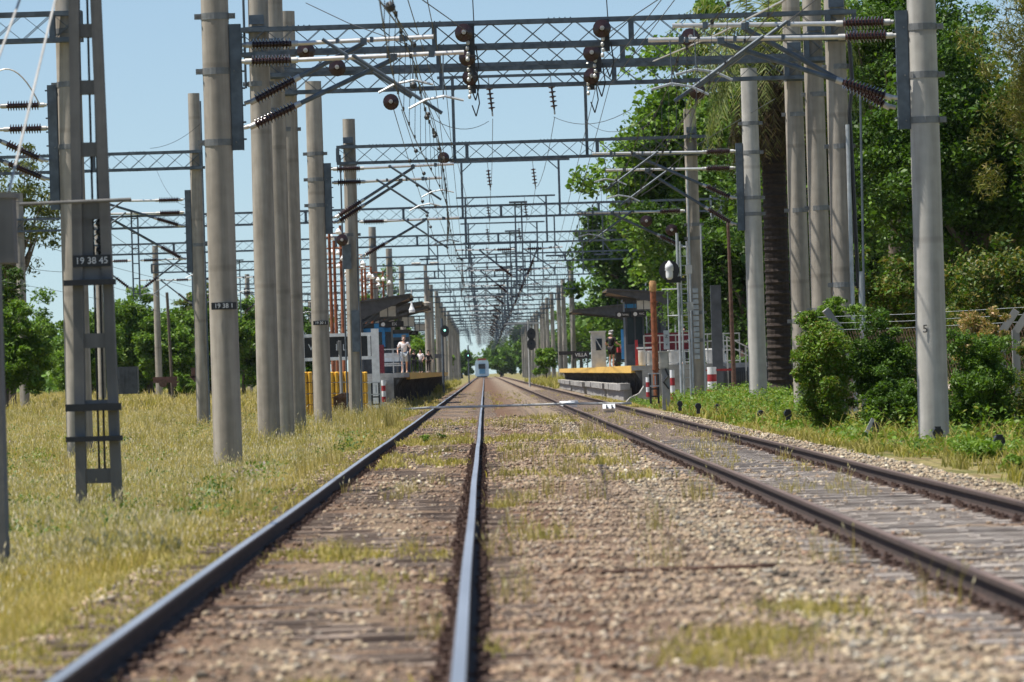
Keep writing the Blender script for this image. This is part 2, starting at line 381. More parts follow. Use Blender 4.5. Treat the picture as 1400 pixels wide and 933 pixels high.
# ------------------------------------------------------------------ ballast stones
def stones():
    def lay(n,y0,y1,p,x0,x1,s0,s1):
        u=rng.random(n); k=1-p
        Y=(y0**k+u*(y1**k-y0**k))**(1/k); X=rng.uniform(x0,x1,n); return X,Y,s0+(s1-s0)*rng.random(n)**2.0
    parts=[lay(135000,20,75,1.3,-3.2,6.9,.014,.056),lay(70000,70,180,1.1,-3.2,6.9,.024,.072)]
    X=np.concatenate([p[0] for p in parts]);Y=np.concatenate([p[1] for p in parts]);S=np.concatenate([p[2] for p in parts])
    keep=(X>-.1-Y*.105)&(X<.1+Y*.115)
    for rx in TR_L+TR_R: keep&=np.abs(X-rx)>.085
    # thin out over the timber of the right track, less on the left
    inR=(np.abs(X-CR)<.78); keep&=~(inR&(rng.random(len(X))<.7))
    inL=(np.abs(X-CL)<.78); keep&=~(inL&(rng.random(len(X))<.72))
    # patchy
    pat=np.sin(X*2.1+Y*.31)+np.sin(X*1.3-Y*.17+2); keep&=~((pat<-.9)&(rng.random(len(X))<.6))
    X,Y,S=X[keep],Y[keep],S[keep]; n=len(X)
    Z=bedz(X,Y)+S*.12
    base=np.array([(x,y,z) for x in(-1,1) for y in(-1,1) for z in(-1,1)],float)
    Q=rng.normal(size=(n,3,3)); Q,_=np.linalg.qr(Q)
    jit=base[None]*rng.uniform(.35,1,(n,8,3)); ax=rng.uniform(.55,1.1,(n,1,3))
    vv=np.einsum('nij,nkj->nki',Q,jit*ax)*S[:,None,None]*.62
    vv[:,:,2]*=.8; vv+=np.stack([X,Y,Z],-1)[:,None,:]
    q=np.array([(0,1,3,2),(4,6,7,5),(0,4,5,1),(2,3,7,6),(0,2,6,4),(1,5,7,3)]).reshape(-1)
    loops=(q[None]+8*np.arange(n)[:,None]).reshape(-1)
    near=np.min(np.abs(X[:,None]-np.array(TR_L+TR_R)[None]-rng.normal(0,.25,(n,1))),1)
    rust=np.clip(1-near/.85,0,1)*.9; rust[(X>5.1)]*=.3; rust[(X>0)&(X<1.7)]=np.maximum(rust[(X>0)&(X<1.7)],.45)
    pal=np.array([(.36,.275,.19),(.29,.225,.165),(.25,.22,.19),(.42,.33,.23),(.32,.22,.145),(.10,.08,.062),(.54,.47,.37)])
    c=pal[rng.choice(7,n,p=[.24,.18,.13,.13,.13,.15,.04])]*rng.uniform(.75,1.2,(n,1))
    rc=np.array([.20,.115,.078])*rng.uniform(.6,1.35,(n,1)); c=c*(1-rust[:,None])+rc*rust[:,None]; c[:,1]*=1.03; c[:,0]*=.98
    o=np_mesh('ballast_stones',vv.reshape(-1,3),4,loops,M['stone'],np.repeat(c,8,0))
    props(o,'loose brown and grey ballast stones filling and flanking both tracks','ballast',kind='stuff')
stones()

# ------------------------------------------------------------------ grass
def blades(X,Y,Z,H,W,lean,col,tipcol,head=None):
    n=len(X); a=rng.uniform(0,6.283,n); b=rng.uniform(0,6.283,n)
    side=np.stack([np.cos(a),np.sin(a)*.4,np.zeros(n)],-1); dr=np.stack([np.cos(b),np.sin(b),np.zeros(n)],-1)
    P=np.stack([X,Y,Z],-1); up=np.array([0,0,1.])
    m=P+up*(H*.55)[:,None]+dr*(H*lean*.3)[:,None]; t=P+up*(H*np.sqrt(np.clip(1-(lean*.8)**2,.2,1)))[:,None]+dr*(H*lean)[:,None]
    w=(W/2)[:,None]*side
    vs=np.stack([P-w,P+w,m-w*.8,m+w*.8,t],1)
    idx=np.array([0,1,2,1,3,2,2,3,4]); loops=(idx[None]+5*np.arange(n)[:,None]).reshape(-1)
    c=np.stack([col,col,col,col,tipcol],1)
    vs=vs.reshape(-1,3); c=c.reshape(-1,3)
    if head is not None:
        k=np.nonzero(head>0)[0]; hs=head[k]; T=t[k]; d=dr[k]*.35+up; s2=side[k]
        hv=np.stack([T-d*hs[:,None]*.5,T+s2*hs[:,None]*.17,T-s2*hs[:,None]*.17,T+d*hs[:,None]*.6],1).reshape(-1,3)
        hl=(np.array([0,1,2,1,3,2])[None]+4*np.arange(len(k))[:,None]).reshape(-1)+len(vs)
        hc=np.array([.56,.49,.34])*rng.uniform(.7,1.25,(len(k),1)); vs=np.concatenate([vs,hv]); c=np.concatenate([c,np.repeat(hc,4,0)]); loops=np.concatenate([loops,hl])
    return vs,loops,c
def join_blades(lst):
    vs=[];ls=[];cs=[];o=0
    for v,l,c in lst: vs.append(v); ls.append(l+o); cs.append(c); o+=len(v)
    return np.concatenate(vs),np.concatenate(ls),np.concatenate(cs)
def patch(X,Y,s=1.0):
    return .5+.25*np.sin(X*.9*s+.7*np.sin(Y*.11*s))+.25*np.sin(Y*.27*s+X*.4+np.sin(X*1.7*s))
GREEN=np.array([.15,.20,.03]); OLIVE=np.array([.27,.245,.06]); STRAW=np.array([.50,.395,.165]); LIME=np.array([.20,.26,.05])
def gcol(n,dry):
    d=np.clip(dry+rng.normal(0,.3,n),0,1)[:,None]
    g=OLIVE*(1-rng.random((n,1))*.5)+GREEN*(rng.random((n,1))*.5)
    return (g*(1-d)+STRAW*d)*rng.uniform(.75,1.2,(n,1))
def field(n,y0,y1,p,hmin,hmax,w,headp,lim=1.5,xr=-2.12,short=False):
    u=rng.random(n); k=1-p; Y=(y0**k+u*(y1**k-y0**k))**(1/k)
    X=xr-rng.random(n)*(.0875*Y+lim+xr).clip(.3)
    # tufts
    tx=rng.normal(0,.10,n); ty=rng.normal(0,.35,n); q=rng.integers(0,max(2,n//14),n); X=X[q]+tx; Y=Y[q]+ty
    pa=patch(X,Y); H=rng.uniform(hmin,hmax,n)*(.35+1.05*pa)*np.where(rng.random(n)<.06,1.7,1)
    edge=sm(-2.0,-3.7,X); H*=.28+.72*edge
    keep=X<xr+.12+.25*np.sin(Y*.6)+.12*np.sin(Y*2.1); X,Y,H,pa,edge=[a[keep] for a in(X,Y,H,pa,edge)]; n=len(X)
    dry=.46+.5*(1-pa)+.12*edge+.15*np.sin(Y*.09+X*.2)
    c=gcol(n,dry); tip=c*.45+STRAW*.55
    head=np.where((rng.random(n)<headp*(.25+edge))&(H>.12),rng.uniform(.03,.065,n)*(w/.008)**.3,0)
    return blades(X,Y,gz(X,Y)-.06+.02,H,np.full(n,w)*rng.uniform(.7,1.3,n),rng.uniform(.1,.75,n),c,tip,head)
v,l,c=join_blades([field(56000,21,52,1.05,.05,.17,.0065,.10),field(100000,48,125,.9,.09,.33,.0085,.42),
                   field(72000,120,260,.7,.14,.40,.015,.38),field(34000,240,520,.4,.2,.5,.05,.25)])
o=np_mesh('field_grass',v,3,l,M['grass'],c); props(o,'tall dry yellow green grass with pale seed heads left of the tracks','grass',kind='stuff')
# low weeds between and across the tracks
def weeds():
    lst=[]
    def strip(n,x0,x1,y0,y1,h,w,dry,zoff=.0,zf=bedz):
        X=rng.uniform(x0,x1,n); Y=rng.uniform(y0,y1,n); q=rng.integers(0,max(2,n//16),n)
        X=X[q]+rng.normal(0,.07,n); Y=Y[q]+rng.normal(0,.25,n)
        k=np.ones(n,bool)
        for rx in TR_L+TR_R: k&=np.abs(X-rx)>.11
        if (x0>-2 and x1<4.7) or y1<30:
            e_=np.minimum((X-x0)/(x1-x0),(x1-X)/(x1-x0))*2; f_=np.minimum((Y-y0)/(y1-y0),(y1-Y)/(y1-y0))*2
            k&=(.5+.3*np.sin(X*5.3+y0)+.3*np.sin(X*11+Y*.9+y0*3)+.5*np.minimum(f_,1)-.35)>rng.random(len(X))
        X,Y=X[k],Y[k]; n=len(X); H=rng.uniform(.3,1,n)*h*rng.uniform(.5,1.3,n)
        c=gcol(n,np.full(n,dry)); lst.append(blades(X,Y,zf(X,Y)+zoff,H,np.full(n,w),rng.uniform(.2,.9,n),c,c*.6+STRAW*.4))
    # grass crossing the tracks in bands, as the photo shows
    for (a,b,y0,y1,n,dry,h) in [(-2.0,-.3,23.2,26.2,4200,.35,.10),(-.08,.35,22.5,26.5,500,.2,.12),(-1.9,-.3,38,40.5,1100,.45,.10),(-2.6,-.3,43.5,46,1300,.45,.11),(-1.75,-.3,86,93,2200,.45,.12),(-1.75,-.9,93,103,1600,.45,.12),
                           (-3,2.8,113,123,5200,.38,.14),(-1.8,-.3,118,136,800,.5,.10),(-2.6,2.6,150,172,2800,.45,.12),(3.0,4.6,128,150,900,.5,.10),(3.0,4.5,160,190,700,.5,.12),(3.0,4.5,78,90,320,.55,.10),
                           (-2.9,-1.99,22,60,9000,.42,.10),(-2.9,-1.99,58,170,9000,.45,.15),(-.1,2.8,200,420,1800,.55,.15),(-1.8,-.3,200,420,900,.55,.12),(3.0,4.6,200,420,900,.55,.12),(-2.9,-2.0,200,300,900,.5,.2)]:
        strip(n,a,b,y0,y1,h,.012 if y0<60 else .022,dry)
    # scattered tufts on the ballast field
    for px,py,sx,n,h,dry in [(740,745,.25,160,.22,.45),(1030,895,.33,800,.12,.5),(1110,850,.28,600,.11,.5),(960,915,.2,300,.1,.5),(680,700,.2,200,.15,.5),(820,640,.4,300,.2,.6),(660,905,.12,120,.12,.1),(720,690,.3,110,.18,.5),(700,620,.35,120,.22,.3),(790,625,.6,260,.25,.75),(870,662,.35,160,.2,.5),
                        (745,575,.9,300,.25,.55),(730,605,.5,160,.2,.35),(460,770,.18,120,.22,.5),(385,700,.3,200,.2,.4),(700,655,.3,100,.16,.4),(760,655,.5,160,.18,.6),(980,598,.7,260,.14,.6),(1090,672,.25,90,.14,.4),(565,760,.15,60,.2,.6),(540,630,.3,80,.12,.3)]:
        g=on(px,py,-.2); X=rng.normal(g.x,sx*.6,n); Y=rng.normal(g.y,sx*2.2,n)
        k=np.ones(n,bool)
        for rx in TR_L+TR_R: k&=np.abs(X-rx)>.1
        X,Y=X[k],Y[k]; n=len(X); c=gcol(n,np.full(n,dry)); wd=.008 if g.y<70 else .016
        lst.append(blades(X,Y,bedz(X,Y),rng.uniform(.3,1,n)*h,np.full(n,wd),rng.uniform(.2,.8,n),c,c*.6+STRAW*.4))
    # right verge: lush weeds between the track and the fence line
    strip(4200,5.9,7.6,108,135,.26,.022,.30,-.0,gz); strip(11000,6.2,9.4,125,215,.48,.035,.03,0,gz); strip(2600,6.0,7.6,88,112,.2,.02,.15,0,gz); strip(4000,6.4,9.5,60,100,.3,.02,.25,0,gz); strip(5000,7.2,12,96,135,.5,.03,.1,0,gz)
    strip(2600,4.95,6.3,205,300,.14,.03,.5,0); strip(3500,5.3,9,440,760,.9,.08,.15,0,gz); strip(4200,-9,-3.2,420,760,1.0,.09,.2,0,gz); strip(1500,-5,-2.6,200,240,.3,.03,.35,0,gz)
    v,l,c=join_blades(lst); o=np_mesh('trackside_weeds',v,3,l,M['grass'],c)
    props(o,'short yellowish weeds and grass tufts growing in the ballast and along the right verge','weeds',kind='stuff')
weeds()

def stalks():
    lst=[]
    for n,x0,x1,y0,y1,h,dry in [(900,-.0,2.8,30,150,.34,.85),(500,-1.75,-.3,30,140,.22,.8),(2600,-9,-2.4,55,130,.55,.8),(900,3.1,4.5,60,200,.22,.8),(1600,-12,-3,120,230,.7,.75),(2600,-6,-2.6,150,225,.75,.7)]:
        q=max(6,n//30); qx=rng.uniform(x0,x1,q); qy=y0*(y1/y0)**rng.random(q); i=rng.integers(0,q,n)
        X=qx[i]+rng.normal(0,.09,n); Y=qy[i]+rng.normal(0,.3,n); k=np.ones(n,bool)
        for rx in TR_L+TR_R: k&=np.abs(X-rx)>.12
        X,Y=X[k],Y[k]; n=len(X); Z=np.where((X>-2.9)&(X<6.2),bedz(X,Y),gz(X,Y)); c=gcol(n,np.full(n,dry))*.9
        lst.append(blades(X,Y,Z,h*rng.uniform(.35,1,n),.004+Y*.00007,rng.uniform(.05,.45,n),c,c*.5+STRAW*.5,np.where(rng.random(n)<.5,rng.uniform(.03,.06,n),0)))
    v,l,c=join_blades(lst); o=np_mesh('dry_stalks',v,3,l,M['grass'],c); props(o,'dry straw stalks with pale heads scattered over ballast and field','weeds',kind='stuff')
stalks()

def field_weeds():
    n=26000; q=260; qx=[];qy=[]
    qy=55*(260/55)**rng.random(q); qx=-2.6-rng.random(q)*np.clip(.09*qy-1.2,.5,30); i=rng.integers(0,q,n); h=rng.uniform(.12,.42,q)
    X=qx[i]+rng.normal(0,.16,n); Y=qy[i]+rng.normal(0,.5,n); Z=gz(X,Y)-.03+rng.random(n)*h[i]
    nrm=rng.normal(size=(n,3)); nrm[:,2]=np.abs(nrm[:,2])+.5; nrm/=np.linalg.norm(nrm,axis=1,keepdims=True); a=rng.normal(size=(n,3)); a-=nrm*(a*nrm).sum(1,keepdims=True); a/=np.linalg.norm(a,axis=1,keepdims=True); bb=np.cross(nrm,a); l=rng.uniform(.03,.09,n)[:,None]
    C=np.stack([X,Y,Z],-1); v=np.stack([C-a*l*.5,C+bb*l*.25,C+a*l*.55,C-bb*l*.25],1).reshape(-1,3)
    tone=np.array([(.07,.13,.03),(.10,.16,.035),(.15,.19,.05),(.20,.19,.08),(.28,.22,.24)])[rng.choice(5,q,p=[.3,.3,.22,.1,.08])][i]*rng.uniform(.7,1.25,(n,1))
    o=np_mesh('field_weeds',v,4,np.arange(4*n),M['leaf'],np.repeat(tone,4,0)); props(o,'dark green broad leaved weeds and faint lilac flowers scattered through the dry field grass','weeds',kind='stuff')
field_weeds()
# ------------------------------------------------------------------ text
def text(s,size,loc,parent,m,name='lettering',rotz=0,depth=.004,align='CENTER'):
    cu=bpy.data.curves.new('t','FONT'); cu.body=s; cu.size=size; cu.align_x=align; cu.align_y='CENTER'; cu.extrude=depth
    t=bpy.data.objects.new('t',cu); COL.objects.link(t)
    bpy.context.view_layer.update()
    me=bpy.data.meshes.new_from_object(t.evaluated_get(bpy.context.evaluated_depsgraph_get()))
    bpy.data.objects.remove(t); bpy.data.curves.remove(cu)
    me.materials.clear(); me.materials.append(m)
    o=bpy.data.objects.new(name,me); COL.objects.link(o); o.parent=parent
    o.rotation_euler=(R(90),0,rotz); o.location=Vector(loc)-ORG[parent.name]; ORG[o.name]=ORG[parent.name]
    return o
# ------------------------------------------------------------------ overhead line pieces
TZ0,TZ1=8.93,9.62         # lower and upper edge of every lattice beam
def mast(root,x,y,H,r0=.27,r1=.22,zb=None,bands=(),lean=0,name='mast',pm=None):
    zb=gzf(x,y)-.4 if zb is None else zb
    mb=MB(); k=12; prof=[(i*(H-zb)/k,r0+(r1-r0)*i/k) for i in range(k+1)]
    mb.lathe((x,y,zb),(lean,0,1),prof,20); o=build(mb,name,M[pm or ('polepale' if x>2 and y<180 and y not in(136,145.5,154.5) else 'pole')],root,True)
    if bands:
        for z in bands:
            b=MB(); rr=r0+(r1-r0)*(z-zb)/(H-zb)+.012; b.tube((x,y,z-.06),(x,y,z+.06),rr,n=20)
            for s in(-1,1): b.box((x+s*(rr+.05),y-.06,z),(.12,.05,.10)); b.tube((x+s*(rr+.06),y-.13,z),(x+s*(rr+.06),y+.05,z),.016,n=6)
            build(b,'clamp_band',M['band'],o)
    return o
def beam(root,x0,x1,y,z0=TZ0,z1=TZ1,pitch=.66,dep=.34,end=True):
    mb=MB(); n=max(1,int(round((x1-x0)/pitch))); p=(x1-x0)/n
    for yy in(y-dep/2,y+dep/2):
        for z,s in((z0,1),(z1,-1)):
            mb.box(((x0+x1)/2,yy,z+s*.05),(x1-x0,.085,.10)) 
        for i in range(n):
            a=x0+i*p; b=a+p
            mb.bar((a,yy-.02,z0+.06),(b,yy-.02,z1-.06),.066,.012); mb.bar((a,yy+.02,z1-.06),(b,yy+.02,z0+.06),.066,.012)
        for k in range(0,n+1,7):
            xx=min(max(x0+k*p,x0+.04),x1-.04); mb.box((xx,yy,(z0+z1)/2),(.12,.06,z1-z0-.2))
        if end:
            for xx in(x0+.04,x1-.04): mb.box((xx,yy+.003,(z0+z1)/2),(.08,.07,z1-z0))
    for i in range(0,n+1,2):
        for z in(z0+.035,z1-.035): mb.box((x0+i*p if 0<i<n else (x0+.04 if i==0 else x1-.04),y,z),(.045,dep-.08,.04))
    # rows of bolt heads at the spliced joints
    for k in range(int((x1-x0)/3.1)):
        for j in range(5):
            xx=x0+1.2+k*3.1+j*.13; mb.tube((xx,y-dep/2,z0-.02),(xx,y-dep/2,z0+.02),.018,n=5); mb.tube((xx,y-dep/2,z1-.03),(xx,y-dep/2,z1+.022),.018,n=5)
    return build(mb,'lattice_beam',M['steel'],root)
def insul(par,p0,p1,rc=.055,rs=.115,k=12,name='insulator',n=10,stub=None):
    mb=MB(); mb.ribbed(p0,p1,rc,rs,k,n=n,m=0,caps=1)
    if stub: mb.tube(stub,p0,.04,n=n,m=1); return build(mb,name,[M['porcelain'],M['capmetal']],par,True)
def cantilever(root,par,mx,s,tx,y,zt,zb,far=False,top=True):
    """insulated tube arm reaching from a post at mx to the track at tx"""
    mb=MB(); n=6 if far else 9
    e=tx+s*.28
    if top: mb.tube((mx+s*1.0,y,zt),(e,y,zt+.05),.042,n=n)
    bx=tx-s*1.0; bz=zt-.03
    p0=V(mx+s*.12,y+.06,zb); p1=V(bx,y+.06,bz); d=(p1-p0).normalized()
    mb.tube(p0+d*1.0,p1,.046,n=n,m=1)
    # registration tube, falling to the track, and its curved steady arm
    mb.tube((tx-s*1.75,y-.07,zt+.06),(tx-s*.15,y-.07,zt-1.05),.034,n=n,m=1)
    pts=[V(tx-s*.75,y-.12,zt-.95),V(tx-s*.45,y-.12,zt-.80),V(tx-s*.1,y-.12,zt-.74),V(tx+s*.25,y-.12,zt-.83)]
    mb.poly(pts,.024,n=5,m=2)
    mb.box((bx,y,zt),(.12,.16,.12),m=1); mb.box((tx-s*.3,y,zt+.04),(.09,.12,.12),m=1)
    for t in(.3,.55,.8): mb.box((mx+s*1.0+(e-mx-s*1.0)*t,y,zt+.03),(.06,.10,.10),m=1)
    mb.tube((tx-s*.1,y-.07,zt+.02),(tx-s*.12,y-.09,zt-.8),.012,n=4,m=1)
    c=build(mb,'cantilever',[M['alu'],M['steel'],M['steel_light']],par,True)
    if top: insul(c,(mx+s*.17,y,zt),(mx+s*.95,y,zt),k=7 if far else 12,n=6 if far else 10,stub=(mx+s*.02,y,zt))
    insul(c,p0+d*.1,p0+d*.95,k=7 if far else 12,n=6 if far else 10,stub=(mx+s*.02,y+.06,zb))
    return c
def bracket(root,par,x,s,y,z0,z1,r):
    """perforated channel bolted to a mast, carrying the arms"""
    mb=MB(); xx=x+s*(r+.10)
    mb.box((xx,y-.08,(z0+z1)/2),(.19,.03,z1-z0)); mb.box((xx+s*.10,y,(z0+z1)/2),(.02,.16,z1-z0)); mb.box((xx-s*.10,y,(z0+z1)/2),(.02,.16,z1-z0))
    z=z0+.2
    while z<z1-.1:
        mb.box((xx+s*.135,y,z),(.05,.10,.03)); z+=.31
    b=build(mb,'bracket_channel',M['steel'],par); return b
def disc_insulator(root,x,y,z,toward=-1):
    mb=MB(); pr=[(0,.03)]
    for k in range(3):
        t=.05+k*.16; pr+=[(t,.05),(t+.02,.20),(t+.05,.215),(t+.075,.08),(t+.15,.05)]
    mb.lathe((x,y,z),(0,toward,0),pr,16,0); mb.tube((x,y+toward*.5,z),(x,y+toward*.66,z),.055,n=8,m=1); mb.tube((x,y+toward*.66,z),(x,y+toward*.9,z),.02,n=6,m=1)
    mb.tube((x,y-toward*.25,z),(x,y+toward*.02,z),.025,n=6,m=1)
    return build(mb,'strain_insulator',[M['porcelain'],M['capmetal']],root,True)
def feeder_frame(root,x0,x1,y,h,xins,far=False):
    mb=MB(); z1=TZ1+h
    for x in(x0,x1): mb.box((x,y,(TZ0+z1)/2),(.11,.11,z1-TZ0))
    mb.box(((x0+x1)/2,y-.003,z1-.05),(x1-x0+1.1,.10,.10))
    for x,s in((x0,1),(x1,-1)): mb.bar((x,y,z1-.55),(x+s*.5,y,z1-.1),.05)
    f=build(mb,'feeder_frame',M['steel'],root)
    for x in xins:
        mb=MB(); mb.tube((x,y,z1-.1),(x+.03,y,z1-.45),.018,n=5,m=1)
        pr=[(0,.02)]
        for k in range(5): t=.02+k*.17; pr+=[(t,.03),(t+.03,.125),(t+.06,.125),(t+.085,.04)]
        pr.append((.92,.02)); mb.lathe((x+.03,y,z1-.45),(.09,0,-1),pr,8 if far else 12,0); mb.tube((x+.11,y,z1-1.35),(x+.12,y,z1-1.5),.03,n=6,m=1)
        build(mb,'insulator_string',[M['porcelain'],M['capmetal']],f,True)
    return f
def drop_post(root,x,y,zlow=5.55,far=False):
    mb=MB()
    for s in(-1,1): mb.box((x+s*.16,y,(zlow+TZ1+.1)/2),(.075,.12,TZ1+.1-zlow))
    z=zlow+.15
    while z<TZ1: mb.box((x,y,z),(.30,.06,.05)); z+=.75
    mb.box((x,y-.2,TZ1+.06),(.9,.75,.08))
    return build(mb,'drop_post',M['steel'],root)

# ------------------------------------------------------------------ near single masts (A and E, C and G)
MG='concrete masts with insulated arms'
def armed_mast(x,y,s,tx,H,r0,r1,label,arms,bands,br,plate=None,lean=0):
    t=thing('catenary_mast',label,'catenary mast',(x,y,gzf(x,y)),MG)
    m=mast(t,x,y,H,r0,r1,bands=bands)
    b=bracket(t,m,x,s,y,br[0],br[1],(r0+r1)/2)
    for i,(zt,zb,dy,tt) in enumerate(arms): cantilever(t,t,x+s*((r0+r1)/2+.2),s,tt,y+dy,zt,zb)
    if plate:
        mb=MB(); mb.box((x+.02,y-r0-.012,plate[1]),(.46,.014,.13)); p=build(mb,'number_plate',M['black'],t)
        text(plate[0],.115,(x+.02,y-r0-.026,plate[1]),p,M['white'])
    return t
armed_mast(-4.72,104,1,CL,11.2,.265,.245,'bare concrete mast with two long white tubes, nearest of the left row, standing in grass',[(7.05,5.85,-.25,CL+.55),(7.38,6.32,.25,CL)],(8.75,7.9,6.9,5.6),(5.45,7.75),('19 38 1',2.62))
armed_mast(7.92,101,-1,CR,11.3,.275,.245,'tall pale concrete mast with perforated channel and white tubes, nearest on the right',[(7.0,5.9,-.25,CR-.45),(7.27,5.75,.25,CR)],(7.15,6.3,5.5),(5.35,7.45))
armed_mast(-5.05,177,1,CL,10.45,.285,.25,'concrete mast with number plate and black insulator pair, directly right of the triple masts',[(7.7,6.2,-.25,CL),(7.3,6.05,.25,CL-.4)],(8.2,7.4,6.6),(5.7,7.9),('19 30 1',2.95))
armed_mast(8.42,176,-1,CR,10.4,.285,.25,'pale concrete mast standing alone in green weeds before the dark palm trunk',[(7.85,6.4,-.25,CR),(7.35,5.6,.25,CR+.4)],(8.7,7.8,6.4,5.9),(5.4,8.1))
# painted 5 on the right mast
e=[o for o in COL.objects if o.get('label','').startswith('tall pale concrete')][0]
text('5',.2,(7.92-.12,101-.262,1.80),e,M['black'],'painted_number')

# ------------------------------------------------------------------ the three close portals
PG='lattice portals spanning the two tracks'
def portal(y,xl,xr,label,H=11.2,r=.27,bands=(),over=(.45,.45),discs=(),name='lattice_portal',frame=None,group=PG):
    t=thing(name,label,'portal',((xl+xr)/2,y,gzf(0,y)),group)
    mast(t,xl,y,H,r,r-.03,bands=bands[:1],lean=.004); mast(t,xr,y,H,r,r-.03,bands=bands,lean=-.003)
    beam(t,xl-over[0],xr+over[1],y-.42)
    for x in(xl,xr):
        mb=MB()
        for z in(TZ0+.03,TZ1-.03): mb.box((x,y-.22,z),(.62,.12,.10)); mb.tube((x,y,z-.07),(x,y,z+.07),r+.005,n=18)
        mb.box((x,y-.24,TZ1+.20),(.36,.10,.22)); mb.box((x,y-.18,(TZ0+TZ1)/2),(.1,.05,TZ1-TZ0+.2)); build(mb,'beam_clamp',M['steel'],t)
    for x,z in discs: disc_insulator(t,x,y-.62,z)
    if y<160:
        for x in(-.2,3.0):
            mb=MB(); zt=TZ1-.1; mb.box((x+.1,y-.70,zt-.35),(.20,.16,.75))
            for k in range(7): mb.lathe((x+.02+.02*(k%2),y-.86,zt-.1-k*.13),(0,0,1),[(0,.02),(.03,.045),(.08,.045),(.11,.02)],8,1)
            mb.poly([V(x+.22,y-.8,zt-.5),V(x+.28,y-.8,zt-1.0),V(x+.18,y-.8,zt-1.35),V(x+.08,y-.8,zt-1.05)],.018,n=5)
            build(mb,'anchor_linkage',[M['black'],M['capmetal']],t)
    if frame: feeder_frame(t,*frame)
    return t
P1=portal(136,-5.18,8.62,'foremost lattice portal, its beam crossing the picture top between thick masts',bands=(8.3,6.4,3.1,1.9),discs=[(-.25,9.32),(3.02,9.32),(-4.0,9.0),(5.1,9.05)])
P2=portal(145.5,-5.16,8.65,'middle lattice beam of the three packed close together at the top',bands=(8.1,5.2,2.6),discs=[(-.2,9.26),(2.95,9.28),(-3.5,9.1)])
P3=portal(154.5,-5.14,8.62,'lowest lattice beam of the close trio, on its own thick masts',bands=(8.0,5.4,2.4),discs=[(-.15,9.22),(3.12,9.15),(-2.3,8.62),(5.95,8.66)])
P4=portal(207,-4.7,7.75,'lattice portal on two short topped concrete masts just before the platforms',H=10.6,r=.255,bands=(6.4,5.9,3.2,2.2),over=(.42,.62),
          frame=(-.85,3.95,206.5,2.4,(.45,2.7)),discs=[(-1.25,9.05),(-5.0,6.2),(6.9,6.2),(6.0,6.55)])
cantilever(P4,P4,-4.4,1,CL,206.7,6.85,5.6); cantilever(P4,P4,7.45,-1,CR,206.7,6.9,5.6)
# conduit boxes and cables on the masts of that portal
mb=MB()
for z in np.arange(1.6,4.1,.2): mb.box((7.72,206.68,z),(.2,.05,.16))
mb.tube((7.55,206.72,-.1),(7.55,206.72,8.5),.035,n=6); mb.tube((7.98,206.7,-.1),(7.98,206.7,6.4),.03,n=6); build(mb,'cable_duct',M['steel_light'],P4)
mb=MB(); mb.box((-4.62,206.68,2.9),(.28,.06,1.5)); mb.tube((-5.0,206.75,-.2),(-5.0,206.75,9.3),.03,n=6); mb.tube((-4.48,206.7,-.2),(-4.48,206.7,6.3),.025,n=6); mb.box((-4.85,206.66,5.6),(.3,.08,.9)); build(mb,'cable_duct',M['steel'],P4)
# galvanised conduits on the right masts of the trio
mb=MB(); mb.tube((8.80,135.66,-.2),(8.80,135.66,6.9),.05,n=8); mb.tube((9.02,135.8,-.2),(9.02,135.8,3.4),.07,n=8); build(mb,'conduit',M['steel_light'],P1)
mb=MB(); mb.poly([V(8.55+.35,135.7,9.0),V(8.95,135.7,7.9),V(8.86,135.7,7.2),V(8.9,135.7,5.5),V(8.95,135.8,3.0)],.05,n=6); build(mb,'black_cable',M['black'],P1)
mb=MB(); 
for x in(-5.18,): 
    mb.tube((x-.3,135.9,8.2),(x-.3,135.9,11),.03,n=6)
build(mb,'conduit',M['steel'],P1)

# left line: mast behind the ladder post, and the next one
L1=thing('lattice_portal','concrete mast behind the ladder post, its lattice beam leaving the frame at left','portal',(-13.5,128,gzf(-13,128)),'portals of the left line')
m=mast(L1,-9.12,128,11.5,.30,.27,bands=(9.2,8.0,6.6)); mast(L1,-18.5,128,11.5,.30,.27); beam(L1,-18.9,-8.75,127.55); bracket(L1,m,-9.12,-1,128,5.2,8.0,.29)
for zt,zb,dy in((7.55,6.3,-.25),(7.05,5.9,.25)): cantilever(L1,L1,-9.6,-1,-13.2,128+dy,zt,zb)
L2=thing('lattice_portal','slim shaded mast left of the number plate mast with lattice beam going left','portal',(-15,207,gzf(-15,207)),'portals of the left line')
m=mast(L2,-10.25,207,11.7,.24,.21,bands=(9.0,6.2)); mast(L2,-22.8,207,11.3,.25,.21); beam(L2,-23.1,-10.0,206.6); bracket(L2,m,-10.25,-1,207,5.2,8.2,.22)
for zt,zb,dy in((7.85,6.9,-.25),(7.4,5.7,.25)): cantilever(L2,L2,-10.7,-1,-14.6,207+dy,zt,zb)
for z in(6.2,): 
    mb=MB(); mb.tube((-10.0,206.7,-.2),(-10.0,206.7,11.4),.03,n=6); build(mb,'conduit',M['steel'],L2)

